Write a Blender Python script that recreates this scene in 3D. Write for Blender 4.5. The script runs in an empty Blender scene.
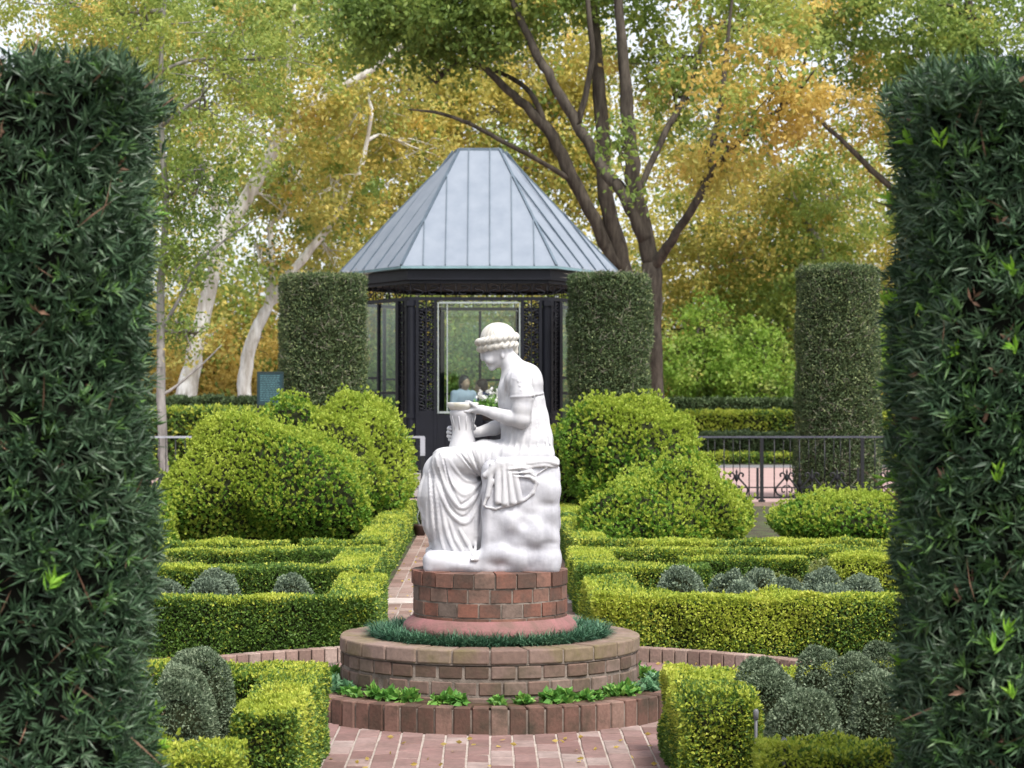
import bpy, bmesh, math
import numpy as np
from mathutils import Vector, Matrix

scene = bpy.context.scene
COL = scene.collection
R = math.radians

# ------------------------------------------------------------------ camera
F, VX, HY, EH = 2200.0, 490.0, 405.0, 1.65
cam_data = bpy.data.cameras.new('camera')
cam = bpy.data.objects.new('camera', cam_data)
COL.objects.link(cam)
cam_data.sensor_width = 36.0
cam_data.lens = 36.0 * F / 1024.0
cam_data.clip_end = 600
cam.location = (0, 0, EH)
cam.rotation_euler = (R(90) + math.atan((HY - 384) / F), 0, -math.atan((512 - VX) / F))
cam_data.dof.use_dof = True
cam_data.dof.focus_distance = 12.5
cam_data.dof.aperture_fstop = 6.3
scene.camera = cam

# ------------------------------------------------------------------ world and sun (bright overcast)
SUN_EL, SUN_AZ = 56.0, 150.0          # azimuth measured from +Y towards +X (sun high, behind the camera, right)
world = bpy.data.worlds.new('World')
scene.world = world
world.use_nodes = True
wn = world.node_tree
sky = wn.nodes.new('ShaderNodeTexSky')
sky.sky_type = 'NISHITA'
sky.sun_disc = False
sky.sun_elevation = R(SUN_EL)
sky.sun_rotation = R(SUN_AZ)
sky.air_density = 0.7
sky.dust_density = 3.0
sky.ozone_density = 0.6
hs = wn.nodes.new('ShaderNodeHueSaturation'); hs.inputs['Saturation'].default_value = .30      # thin white cloud over the blue
wn.links.new(sky.outputs[0], hs.inputs['Color']); wn.links.new(hs.outputs[0], wn.nodes['Background'].inputs[0])
wn.nodes['Background'].inputs[1].default_value = 0.14
sun_data = bpy.data.lights.new('sun', 'SUN')
sun_data.energy = 1.5
sun_data.angle = R(12)
sun_data.color = (1.0, 0.955, 0.89)
sun = bpy.data.objects.new('sun', sun_data)
COL.objects.link(sun)
_d = Vector((math.sin(R(SUN_AZ)) * math.cos(R(SUN_EL)), math.cos(R(SUN_AZ)) * math.cos(R(SUN_EL)), math.sin(R(SUN_EL))))
sun.rotation_euler = _d.to_track_quat('Z', 'Y').to_euler()
scene.view_settings.view_transform = 'Standard'
scene.view_settings.look = 'None'
scene.view_settings.gamma = 1.0
scene.view_settings.exposure = 1.25
scene.view_settings.use_curve_mapping = False
scene.cycles.max_bounces = 8
scene.cycles.diffuse_bounces = 4
scene.cycles.glossy_bounces = 3
scene.cycles.transmission_bounces = 4
scene.cycles.transparent_max_bounces = 12
scene.cycles.use_denoising = True

# ------------------------------------------------------------------ helpers
def at(px, py, Y):
    """world point seen at pixel (px, py) at distance Y"""
    return Vector(((px - VX) / F * Y, Y, EH - (py - HY) / F * Y))

def gy(py):
    """distance of the ground seen at pixel row py"""
    return EH * F / (py - HY)

def tag(o, label=None, cat=None, group=None, kind=None):
    if label: o['label'] = label
    if cat: o['category'] = cat
    if group: o['group'] = group
    if kind: o['kind'] = kind
    return o

def empty(name, loc=(0, 0, 0), rz=0):
    o = bpy.data.objects.new(name, None)
    o.location = loc
    o.rotation_euler = (0, 0, rz)
    o.empty_display_size = 0.1
    COL.objects.link(o)
    return o

def copy_tree(o, parent=None):
    c = o.copy()
    COL.objects.link(c)
    if parent: c.parent = parent
    for ch in list(o.children):
        copy_tree(ch, c)
    return c

def link(name, me, mats, parent=None):
    for m in (mats if isinstance(mats, (list, tuple)) else [mats]):
        me.materials.append(m)
    o = bpy.data.objects.new(name, me)
    COL.objects.link(o)
    if parent: o.parent = parent
    return o

def raw_mesh(name, V, Q, mats=None, smooth=False):
    V = np.ascontiguousarray(V, dtype=np.float32)
    Q = np.ascontiguousarray(Q, dtype=np.int32)
    me = bpy.data.meshes.new(name)
    n, k = Q.shape
    me.vertices.add(len(V)); me.vertices.foreach_set('co', V.ravel())
    me.loops.add(n * k); me.loops.foreach_set('vertex_index', Q.ravel())
    me.polygons.add(n)
    me.polygons.foreach_set('loop_start', np.arange(0, n * k, k, dtype=np.int32))
    if mats is not None:
        me.polygons.foreach_set('material_index', np.asarray(mats, dtype=np.int32))
    me.polygons.foreach_set('use_smooth', np.full(n, smooth))
    me.update(calc_edges=True)
    me.validate()
    return me

class Soup:
    """many separate quads (leaves, twigs and hidden inner faces) that end up in one mesh"""
    def __init__(s): s.q = []; s.m = []
    def add(s, quads, mat=0):
        quads = np.asarray(quads, dtype=np.float32)
        s.q.append(quads); s.m.append(np.full(len(quads), mat, dtype=np.int32))
    def build(s, name, mats, parent=None, origin=(0, 0, 0)):
        q = np.concatenate(s.q); m = np.concatenate(s.m)
        V = q.reshape(-1, 3) - np.asarray(origin, dtype=np.float32)
        me = raw_mesh(name, V, np.arange(len(V)).reshape(-1, 4), m)
        o = link(name, me, mats, parent)
        if parent is None: o.location = origin
        return o

class MB:
    """ordinary mesh parts with shared vertices"""
    def __init__(s): s.v = []; s.f = []; s.mi = []; s.sm = []
    def face(s, idx, mat=0, smooth=False):
        s.f.append(tuple(idx)); s.mi.append(mat); s.sm.append(smooth)
    def box(s, x0, x1, y0, y1, z0, z1, mat=0, rot=None):
        P = [(x, y, z) for z in (z0, z1) for x, y in ((x0, y0), (x1, y0), (x1, y1), (x0, y1))]
        if rot is not None:
            P = [tuple(rot @ Vector(p)) for p in P]
        s.hexa(P, mat)
    def hexa(s, P, mat=0):
        b = len(s.v); s.v += [tuple(p) for p in P]
        for f in ((3, 2, 1, 0), (4, 5, 6, 7), (0, 1, 5, 4), (1, 2, 6, 5), (2, 3, 7, 6), (3, 0, 4, 7)):
            s.face([b + i for i in f], mat)
    def beam(s, a, c, w, h, up=(0, 0, 1), mat=0):
        a, c = Vector(a), Vector(c)
        d = (c - a).normalized(); u = Vector(up)
        if abs(d.dot(u)) > .98: u = Vector((0, 1, 0))
        sx = d.cross(u).normalized(); u = sx.cross(d).normalized()
        P = []
        for e in (-1, 1):
            for p, q in ((a, -1), (a, 1), (c, 1), (c, -1)):
                P.append(p + sx * w / 2 * q + u * h / 2 * e)
        s.hexa(P, mat)
    def tube(s, pts, rad, n=8, mat=0, smooth=True, cap=True):
        pts = [Vector(p) for p in pts]
        if not hasattr(rad, '__len__'): rad = [rad] * len(pts)
        b = len(s.v); prev = None
        for i, p in enumerate(pts):
            d = (pts[min(i + 1, len(pts) - 1)] - pts[max(i - 1, 0)]).normalized()
            if prev is None:
                u = Vector((0, 0, 1)) if abs(d.z) < .9 else Vector((1, 0, 0))
                sx = d.cross(u).normalized()
            else:
                sx = (prev - d * prev.dot(d)).normalized()
            prev = sx; t = d.cross(sx)
            for k in range(n):
                a = 2 * math.pi * k / n
                s.v.append(tuple(p + (sx * math.cos(a) + t * math.sin(a)) * rad[i]))
        for i in range(len(pts) - 1):
            for k in range(n):
                k2 = (k + 1) % n
                s.face((b + i * n + k, b + i * n + k2, b + (i + 1) * n + k2, b + (i + 1) * n + k), mat, smooth)
        if cap:
            s.face([b + k for k in range(n)][::-1], mat)
            e = b + (len(pts) - 1) * n
            s.face([e + k for k in range(n)], mat)
    def lathe(s, prof, c=(0, 0, 0), n=32, mat=0, smooth=True):
        b = len(s.v)
        for r, z in prof:
            for k in range(n):
                a = 2 * math.pi * k / n
                s.v.append((c[0] + r * math.cos(a), c[1] + r * math.sin(a), c[2] + z))
        for i in range(len(prof) - 1):
            for k in range(n):
                k2 = (k + 1) % n
                s.face((b + i * n + k, b + i * n + k2, b + (i + 1) * n + k2, b + (i + 1) * n + k), mat, smooth)
    def build(s, name, mats, parent=None, bevel=0, segs=1):
        me = bpy.data.meshes.new(name)
        me.from_pydata(s.v, [], s.f)
        me.polygons.foreach_set('material_index', s.mi)
        me.polygons.foreach_set('use_smooth', s.sm)
        me.update()
        o = link(name, me, mats, parent)
        if bevel:
            md = o.modifiers.new('bevel', 'BEVEL'); md.width = bevel; md.segments = segs; md.limit_method = 'ANGLE'
        return o

# ------------------------------------------------------------------ materials
def new_mat(name):
    m = bpy.data.materials.new(name); m.use_nodes = True
    return m, m.node_tree.nodes, m.node_tree.links, m.node_tree.nodes['Principled BSDF']

def ramp_node(N, stops, interp='LINEAR'):
    r = N.new('ShaderNodeValToRGB'); r.color_ramp.interpolation = interp
    e = r.color_ramp.elements
    while len(e) < len(stops): e.new(0.5)
    for el, (p, c) in zip(e, stops):
        el.position = p; el.color = (*c, 1)
    return r

def noise_node(N, L, scale, detail=3, coord='Object', rough=.55, vec=None):
    n = N.new('ShaderNodeTexNoise'); n.inputs['Scale'].default_value = scale
    n.inputs['Detail'].default_value = detail; n.inputs['Roughness'].default_value = rough
    if vec is None:
        tc = N.new('ShaderNodeTexCoord'); vec = tc.outputs[coord]
    L.new(vec, n.inputs['Vector'])
    return n

def foliage(name, stops, nscale=1.5, nmix=.55, trans=.3, rough=.5, spec=.35, n2=None):
    """leaf colours: a ramp read by a mix of a per-leaf random number and a soft clump noise"""
    m, N, L, P = new_mat(name)
    geo = N.new('ShaderNodeNewGeometry')
    ns = noise_node(N, L, nscale, 3)
    mr = N.new('ShaderNodeMapRange'); mr.inputs[1].default_value = .3; mr.inputs[2].default_value = .7
    L.new(ns.outputs[0], mr.inputs[0])
    mx = N.new('ShaderNodeMix'); mx.inputs[0].default_value = nmix
    L.new(geo.outputs['Random Per Island'], mx.inputs[2]); L.new(mr.outputs[0], mx.inputs[3])
    r = ramp_node(N, stops)
    L.new(mx.outputs[0], r.inputs[0])
    L.new(r.outputs[0], P.inputs['Base Color'])
    P.inputs['Roughness'].default_value = rough
    P.inputs['Specular IOR Level'].default_value = spec
    if trans > 0:
        t = N.new('ShaderNodeBsdfTranslucent'); L.new(r.outputs[0], t.inputs[0])
        ms = N.new('ShaderNodeMixShader'); ms.inputs[0].default_value = trans
        L.new(P.outputs[0], ms.inputs[1]); L.new(t.outputs[0], ms.inputs[2])
        L.new(ms.outputs[0], N['Material Output'].inputs[0])
    return m

def plain(name, col, rough=.6, metal=0, var=.12, nscale=6, bump=0, bscale=60, spec=.5, col2=None):
    m, N, L, P = new_mat(name)
    ns = noise_node(N, L, nscale, 5)
    c2 = col2 or tuple(c * (1 - var * 2) for c in col)
    r = ramp_node(N, [(.3, c2), (.7, col)])
    L.new(ns.outputs[0], r.inputs[0]); L.new(r.outputs[0], P.inputs['Base Color'])
    P.inputs['Roughness'].default_value = rough; P.inputs['Metallic'].default_value = metal
    P.inputs['Specular IOR Level'].default_value = spec
    if bump:
        nb = noise_node(N, L, bscale, 4)
        b = N.new('ShaderNodeBump'); b.inputs['Strength'].default_value = bump; b.inputs['Distance'].default_value = .01
        L.new(nb.outputs[0], b.inputs['Height']); L.new(b.outputs[0], P.inputs['Normal'])
    return m

def brick_mat(name, stops, dirt=(.10, .09, .07), dirt_amt=.35, nscale=9, rough=.85):
    """one colour per brick with stains, lichen and a rough surface"""
    m, N, L, P = new_mat(name)
    geo = N.new('ShaderNodeNewGeometry')
    r = ramp_node(N, stops); L.new(geo.outputs['Random Per Island'], r.inputs[0])
    ns = noise_node(N, L, nscale, 6, rough=.65)
    f = N.new('ShaderNodeMapRange'); f.inputs[1].default_value = .42; f.inputs[2].default_value = .70
    f.inputs[4].default_value = dirt_amt
    L.new(ns.outputs[0], f.inputs[0])
    mx = N.new('ShaderNodeMix'); mx.data_type = 'RGBA'; mx.inputs[7].default_value = (*dirt, 1)
    L.new(f.outputs[0], mx.inputs[0]); L.new(r.outputs[0], mx.inputs[6])
    n3 = noise_node(N, L, nscale * 9, 4)
    r3 = ramp_node(N, [(.25, (.80, .80, .80)), (.75, (1.18, 1.17, 1.15))]); L.new(n3.outputs[0], r3.inputs[0])
    mu = N.new('ShaderNodeMix'); mu.data_type = 'RGBA'; mu.blend_type = 'MULTIPLY'; mu.inputs[0].default_value = 1
    L.new(mx.outputs[2], mu.inputs[6]); L.new(r3.outputs[0], mu.inputs[7])
    L.new(mu.outputs[2], P.inputs['Base Color'])
    P.inputs['Roughness'].default_value = rough; P.inputs['Specular IOR Level'].default_value = .25
    b = N.new('ShaderNodeBump'); b.inputs['Strength'].default_value = .6; b.inputs['Distance'].default_value = .004
    L.new(n3.outputs[0], b.inputs['Height']); L.new(b.outputs[0], P.inputs['Normal'])
    return m

# ------------------------------------------------------------------ implicit surfaces (for carved stone and bodies)
class Field:
    def __init__(s, lo, hi, h):
        s.lo = np.array(lo, float); s.h = h
        s.n = np.ceil((np.array(hi) - s.lo) / h).astype(int) + 1
        s.ax = [s.lo[i] + h * np.arange(s.n[i], dtype=np.float32) for i in range(3)]
        s.d = np.full(tuple(s.n), 60.0, np.float32)
    def sub(s, lo, hi):
        i0 = np.clip(np.floor((np.array(lo) - s.lo) / s.h).astype(int), 0, s.n)
        i1 = np.clip(np.ceil((np.array(hi) - s.lo) / s.h).astype(int) + 1, 0, s.n)
        sl = tuple(slice(a, b) for a, b in zip(i0, i1))
        X = s.ax[0][sl[0]][:, None, None]; Y = s.ax[1][sl[1]][None, :, None]; Z = s.ax[2][sl[2]][None, None, :]
        return sl, X, Y, Z
    def mix(s, sl, e, k, op):
        d = s.d[sl]
        if d.size == 0: return
        if op == 'add':
            h = np.clip(.5 + .5 * (d - e) / k, 0, 1); s.d[sl] = d * (1 - h) + e * h - k * h * (1 - h)
        else:
            h = np.clip(.5 - .5 * (d + e) / k, 0, 1); s.d[sl] = d * (1 - h) - e * h + k * h * (1 - h)
    def cap(s, a, b, r0, r1=None, sy=1.0, k=2.0, op='add'):
        r1 = r0 if r1 is None else r1
        a = np.array(a, float); b = np.array(b, float); m = max(r0, r1) * max(1, sy) + k * 2 + 3 * s.h
        sl, X, Y, Z = s.sub(np.minimum(a, b) - m, np.maximum(a, b) + m)
        cy = (a[1] + b[1]) / 2 if sy != 1 else 0
        a2, b2 = a.copy(), b.copy()
        if sy != 1:
            Y = (Y - cy) / sy; a2[1] = (a[1] - cy) / sy; b2[1] = (b[1] - cy) / sy
        ab = b2 - a2; L = max(float(ab @ ab), 1e-9)
        t = np.clip(((X - a2[0]) * ab[0] + (Y - a2[1]) * ab[1] + (Z - a2[2]) * ab[2]) / L, 0, 1)
        e = np.sqrt((X - a2[0] - t * ab[0]) ** 2 + (Y - a2[1] - t * ab[1]) ** 2 + (Z - a2[2] - t * ab[2]) ** 2) - (r0 + (r1 - r0) * t)
        s.mix(sl, e, k, op)
    def chain(s, pts, rs, sy=1.0, k=2.0, op='add'):
        for i in range(len(pts) - 1):
            s.cap(pts[i], pts[i + 1], rs[i], rs[i + 1], sy, k, op)
    def ell(s, c, r, k=2.0, op='add', rot=0):
        m = max(r) + k * 2 + 3 * s.h
        sl, X, Y, Z = s.sub(np.array(c) - m, np.array(c) + m)
        X = X - c[0]; Y = Y - c[1]; Z = Z - c[2]
        if rot:
            cr, sr = math.cos(rot), math.sin(rot); X, Z = X * cr + Z * sr, -X * sr + Z * cr
        q = np.sqrt((X / r[0]) ** 2 + (Y / r[1]) ** 2 + (Z / r[2]) ** 2)
        s.mix(sl, (q - 1) * min(r), k, op)
    def box(s, lo, hi, rd, k=2.0, op='add', bump=None):
        lo = np.array(lo, float); hi = np.array(hi, float); m = k * 2 + 4
        sl, X, Y, Z = s.sub(lo - m, hi + m)
        c = (lo + hi) / 2; b = (hi - lo) / 2 - rd
        qx = np.abs(X - c[0]) - b[0]; qy = np.abs(Y - c[1]) - b[1]; qz = np.abs(Z - c[2]) - b[2]
        e = np.sqrt(np.maximum(qx, 0) ** 2 + np.maximum(qy, 0) ** 2 + np.maximum(qz, 0) ** 2) + np.minimum(np.maximum(qx, np.maximum(qy, qz)), 0) - rd
        if bump is not None: e = e + bump(X, Y, Z)
        s.mix(sl, e, k, op)
    def ring(s, c, ru, ry, r, tilt=0, k=1.0, twist=0, amp=0):
        m = max(ru, ry) + r + 4
        sl, X, Y, Z = s.sub(np.array(c) - m, np.array(c) + m)
        X = X - c[0]; Y = Y - c[1]; Z = Z - c[2]
        ct, st = math.cos(tilt), math.sin(tilt)
        X, Z = X * ct + Z * st, -X * st + Z * ct
        an = np.arctan2(Y / ry, X / ru)
        rr = np.sqrt((X / ru) ** 2 + (Y / ry) ** 2)
        e = np.sqrt(((rr - 1) * (ru + ry) / 2) ** 2 + Z ** 2) - r
        if amp: e = e - amp * np.sin(an * twist + Z * .7)
        s.mix(sl, e, k, 'add')
    def front(s, u, v):
        """first surface met coming from the low-y side, at (x, z)"""
        i = int(np.clip(round((u - s.lo[0]) / s.h), 0, s.n[0] - 1)); j = int(np.clip(round((v - s.lo[2]) / s.h), 0, s.n[2] - 1))
        w = np.nonzero(s.d[i, :, j] < 0)[0]
        return None if len(w) == 0 else float(s.ax[1][w[0]])
    def mesh(s, name, xf, smooth_it=1):
        D = s.d; D = np.pad(D, 1, constant_values=10.0)
        lo = s.lo - s.h
        S = D < 0
        nx, ny, nz = D.shape
        cs = np.zeros((nx - 1, ny - 1, nz - 1), np.uint8)
        for a in (0, 1):
            for b in (0, 1):
                for c in (0, 1):
                    cs += S[a:nx - 1 + a, b:ny - 1 + b, c:nz - 1 + c]
        I = np.argwhere((cs > 0) & (cs < 8))
        idx = np.full(cs.shape, -1, np.int32); idx[tuple(I.T)] = np.arange(len(I))
        acc = np.zeros((len(I), 3)); cnt = np.zeros(len(I))
        for ax in range(3):
            for o1 in (0, 1):
                for o2 in (0, 1):
                    off = [0, 0, 0]; oth = [q for q in range(3) if q != ax]
                    off[oth[0]] = o1; off[oth[1]] = o2
                    A = I + off; B = A.copy(); B[:, ax] += 1
                    da = D[tuple(A.T)]; db = D[tuple(B.T)]
                    w = (da < 0) != (db < 0)
                    t = da[w] / (da[w] - db[w])
                    p = A[w].astype(float); p[:, ax] += t
                    acc[w] += p; cnt[w] += 1
        V = acc / cnt[:, None]
        V = lo + V * s.h
        Q = []
        for ax in range(3):
            o = [q for q in range(3) if q != ax]
            sa = [slice(None)] * 3; sb = [slice(None)] * 3
            sa[ax] = slice(0, -1); sb[ax] = slice(1, None)
            E = np.argwhere(S[tuple(sa)] != S[tuple(sb)])
            ok = (E[:, o[0]] > 0) & (E[:, o[1]] > 0) & (E[:, o[0]] < D.shape[o[0]] - 1) & (E[:, o[1]] < D.shape[o[1]] - 1)
            E = E[ok]
            inside = S[tuple(E.T)]
            q = []
            for d1, d2 in ((-1, -1), (0, -1), (0, 0), (-1, 0)):
                C = E.copy(); C[:, o[0]] += d1; C[:, o[1]] += d2
                q.append(idx[tuple(C.T)])
            q = np.stack(q, 1)
            flip = inside if ax != 1 else ~inside
            q[~flip] = q[~flip][:, ::-1]
            Q.append(q)
        Q = np.concatenate(Q)
        # a little relaxing takes the stair steps out
        for _ in range(smooth_it):
            sm = np.zeros_like(V); c = np.zeros(len(V))
            for a in range(4):
                for b in ((a + 1) % 4, (a + 3) % 4):
                    np.add.at(sm, Q[:, a], V[Q[:, b]]); np.add.at(c, Q[:, a], 1)
            V = V * .5 + .5 * sm / c[:, None]
        W = xf(V)
        return raw_mesh(name, W, Q, smooth=True)
# ------------------------------------------------------------------ leaves, hedges, bushes, trees
rng = np.random.default_rng(11)

def unit(a):
    return a / np.maximum(np.linalg.norm(a, axis=-1, keepdims=True), 1e-9)

def leaf_quads(P, D, L, W, fold=.15):
    """one kite-shaped leaf per point, growing along D"""
    n = len(P)
    L = np.broadcast_to(np.asarray(L, float).reshape(-1, 1), (n, 1)); W = np.broadcast_to(np.asarray(W, float).reshape(-1, 1), (n, 1))
    S = unit(np.cross(D, rng.normal(size=(n, 3))))
    Nn = np.cross(D, S)
    mid = P + D * L * .45
    a = mid + S * W * .5 + Nn * W * fold; b = mid - S * W * .5 + Nn * W * fold
    tip = P + D * L - Nn * L * .08
    return np.stack([P, a, tip, b], 1)

def shoots(C, A, n, L, W, open_=.9, jit=.0):
    """tufts of n long leaves round a shoot: centres C, axes A"""
    m = len(C)
    P = np.repeat(C, n, 0); Ax = np.repeat(A, n, 0)
    side = unit(np.cross(Ax, rng.normal(size=(m * n, 3))))
    o = rng.uniform(.25, 1, (m * n, 1)) * open_
    D = unit(Ax * (1 - o * .55) + side * o)
    P = P + Ax * rng.uniform(-.5, .25, (m * n, 1)) * L + (rng.normal(size=P.shape) * jit if jit else 0)
    LL = L * rng.uniform(.6, 1.15, m * n)
    return leaf_quads(P, D, LL, W * rng.uniform(.8, 1.2, m * n), .1)

def lump(P, sc, seed):
    """soft pseudo-random height over space, about -1..1"""
    r = np.random.default_rng(seed); o = np.zeros(len(P))
    for i in range(6):
        k = unit(r.normal(size=(1, 3)))[0] * r.uniform(.6, 1.7) / sc
        o += np.sin(P @ k + r.uniform(0, 6.28) + 1.2 * np.sin(P @ np.roll(k, 1) * .7))
    return o / 3.2

def grid_quads(G):
    a = G[:-1, :-1]; b = G[1:, :-1]; c = G[1:, 1:]; d = G[:-1, 1:]
    return np.stack([a, b, c, d], 2).reshape(-1, 4, 3)

def clipped_hedge(name, label, pts, w, h, leaf, dens, mats, group=None, cat='hedge', new_top=.6, new_side=.12, amp=.018, z0=0.0, rough=.6, seed=1, loose=.25, tuft=0):
    """a hedge clipped square, its line given by pts (x, y)"""
    pts = [np.array(p, float) for p in pts]
    sp = Soup(); hw = w / 2
    seg = []
    for i in range(len(pts) - 1):
        a, b = pts[i].copy(), pts[i + 1].copy()
        d = (b - a) / np.linalg.norm(b - a)
        # butt the pieces: every piece runs half a width past a corner
        a2 = a - d * (hw if i > 0 else 0); b2 = b + d * (hw if i < len(pts) - 2 else 0)
        seg.append((a2, b2, d))
    def prof(t):          # t in metres round the section -> offset across, height, normal
        t = np.asarray(t); o = np.empty_like(t); z = np.empty_like(t); no = np.zeros_like(t); nz = np.zeros_like(t)
        l = t < h; r_ = t > h + w; m = ~(l | r_)
        o[l] = -hw; z[l] = t[l]; no[l] = -1
        o[m] = t[m] - h - hw; z[m] = h; nz[m] = 1
        o[r_] = hw; z[r_] = 2 * h + w - t[r_]; no[r_] = 1
        return o, z, no, nz
    for (a, b, d) in seg:
        Ls = np.linalg.norm(b - a); nrm = np.array([-d[1], d[0]])
        n = int(Ls * (2 * h + w) * dens)
        s_ = rng.uniform(0, Ls, n); t = rng.uniform(0, 2 * h + w, n)
        o, z, no, nz = prof(t)
        P = np.stack([a[0] + d[0] * s_ + nrm[0] * o, a[1] + d[1] * s_ + nrm[1] * o, z + z0], 1)
        N = np.stack([nrm[0] * no, nrm[1] * no, nz], 1)
        ne = int(w * h * dens)                     # both ends
        for e, dd in ((a, -d), (b, d)):
            o2 = rng.uniform(-hw, hw, ne); z2 = rng.uniform(0, h, ne)
            P = np.concatenate([P, np.stack([e[0] + nrm[0] * o2, e[1] + nrm[1] * o2, z2 + z0], 1)])
            N = np.concatenate([N, np.tile([[dd[0], dd[1], 0]], (ne, 1))])
        # round the top arrises
        edge = np.clip((P[:, 2] - z0 - (h - .05)) / .05, 0, 1)
        up = (N[:, 2] > .5)
        lm = lump(P, .11, seed) * amp + lump(P, .04, seed + 7) * amp * .5
        dep = rng.exponential(leaf * .8, len(P))
        side = ~up
        P = P + N * (lm - dep)[:, None]
        P[side] -= N[side] * (edge[side] ** 2 * .018)[:, None]
        P[:, 2] = np.maximum(P[:, 2], z0 + .005)
        D = unit(N * .75 + np.array([0, 0, .35]) + rng.normal(size=P.shape) * .75)
        new = rng.uniform(size=len(P)) < np.where(up, new_top, new_side * (.4 + 1.8 * (P[:, 2] - z0) / h)) * (1 + .8 * lump(P, .2, seed + 3))
        new &= dep < leaf * 1.6
        q = leaf_quads(P, D, leaf * rng.uniform(.7, 1.25, len(P)), leaf * .62 * rng.uniform(.8, 1.2, len(P)))
        sp.add(q[~new], 0); sp.add(q[new], 1)
        if tuft:
            k = int(Ls * w * tuft)
            s2 = rng.uniform(0, Ls, k); o2 = rng.uniform(-hw, hw, k)
            C = np.stack([a[0] + d[0] * s2 + nrm[0] * o2, a[1] + d[1] * s2 + nrm[1] * o2, np.full(k, h + z0)], 1)
            C[:, 2] += lump(C, .11, seed) * amp
            A = unit(np.stack([rng.normal(size=k) * .3, rng.normal(size=k) * .3, np.ones(k)], 1))
            sp.add(shoots(C + A * leaf * .4, A, 6, leaf, leaf * .55), 1)
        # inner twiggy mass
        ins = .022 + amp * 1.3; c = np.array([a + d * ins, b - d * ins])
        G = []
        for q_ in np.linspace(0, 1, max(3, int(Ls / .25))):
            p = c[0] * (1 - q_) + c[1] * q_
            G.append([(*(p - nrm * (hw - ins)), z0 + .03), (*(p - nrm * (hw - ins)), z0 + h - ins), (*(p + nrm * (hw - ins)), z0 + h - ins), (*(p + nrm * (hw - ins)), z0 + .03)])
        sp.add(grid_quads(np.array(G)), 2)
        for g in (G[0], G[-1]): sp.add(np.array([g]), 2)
    o = sp.build(name, mats, None, (*pts[0], z0))
    tag(o, label, cat, group)
    return o

def mound(name, label, c, rx, ry, top, leaf, dens, mats, cat='bush', group=None, flat=.0, amp=.03, new=.2, seed=1, base=.0, power=2.4, tufted=0, wl=.6, zc=.42):
    """a rounded bush: leaves over a lumpy dome"""
    sp = Soup()
    cz = top * zc; rz = top - cz
    area = 2.6 * math.pi * (rx + ry) / 2 * (top * .6 + rx * .5)
    n = int(area * dens)
    U = unit(rng.normal(size=(n, 3)))
    U[:, 2] = np.where(U[:, 2] < -.75, -U[:, 2], U[:, 2])
    def surf(U):
        q = (np.abs(U) ** power).sum(1) ** (-1 / power)
        r = np.array([rx, ry, rz]) * np.ones((len(U), 1))
        r[:, 2] = np.where(U[:, 2] < 0, cz * 1.02, rz)
        P = U * q[:, None] * r
        P = P * (1 + (lump(P, rx * .38, seed) * amp + lump(P, rx * .14, seed + 5) * amp * .5) / rx)[:, None]
        return P + np.array([c[0], c[1], cz])
    P = surf(U); N = unit(U / np.array([rx, ry, rz]))
    if tufted:
        A = unit(N * .7 + np.array([0, 0, .55]) + rng.normal(size=P.shape) * .25)
        P = P - N * rng.exponential(leaf * 1.2, n)[:, None]
        nw = (rng.uniform(size=n) < new * (1 + lump(P, .4, seed + 2)) * (.5 + np.clip(N[:, 2], 0, 1)))
        sp.add(shoots(P[~nw], A[~nw], tufted, leaf, leaf * wl, 1.0), 0)
        sp.add(shoots(P[nw] + A[nw] * leaf * .5, A[nw], tufted, leaf, leaf * wl, .9), 1)
        k = int(n * .10); i = rng.integers(0, n, k)
        C = P[i] + A[i] * leaf * rng.uniform(.8, 3.6, (k, 1))
        ok = N[i][:, 2] > -.1
        sp.add(shoots(C[ok], A[i][ok], tufted, leaf, leaf * wl, .8), 1)
    else:
        P = P - N * rng.exponential(leaf * .8, n)[:, None]
        D = unit(N * .8 + np.array([0, 0, .3]) + rng.normal(size=P.shape) * .7)
        nw = rng.uniform(size=n) < new * (1 + lump(P, .15, seed + 2))
        q = leaf_quads(P, D, leaf * rng.uniform(.7, 1.3, n), leaf * wl)
        sp.add(q[~nw], 0); sp.add(q[nw], 1)
    th = np.linspace(0, 2 * math.pi, 25); ph = np.linspace(-1.2, math.pi / 2, 12)
    T, H = np.meshgrid(th, ph, indexing='ij')
    G = surf(np.stack([np.cos(T) * np.cos(H), np.sin(T) * np.cos(H), np.sin(H)], -1).reshape(-1, 3)).reshape(25, 12, 3)
    cc = np.array([c[0], c[1], cz]); G = cc + (G - cc) * (1 - (leaf * 1.6 + .01) / rx)
    sp.add(grid_quads(G), 2)
    for _ in range(0):
        pass
    # a few stems to the ground
    for k in range(5):
        a = rng.uniform(0, 6.28); r0 = rng.uniform(0, .25) * rx
        x, y = c[0] + math.cos(a) * r0, c[1] + math.sin(a) * r0; s = .012 + rx * .012
        for dx, dy in ((s, 0), (0, s)):
            sp.add(np.array([[(x - dx, y - dy, 0), (x + dx, y + dy, 0), (x + dx, y + dy, top * .5), (x - dx, y - dy, top * .5)]]), 2)
    o = sp.build(name, mats, None, (c[0], c[1], 0))
    return tag(o, label, cat, group)

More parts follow.
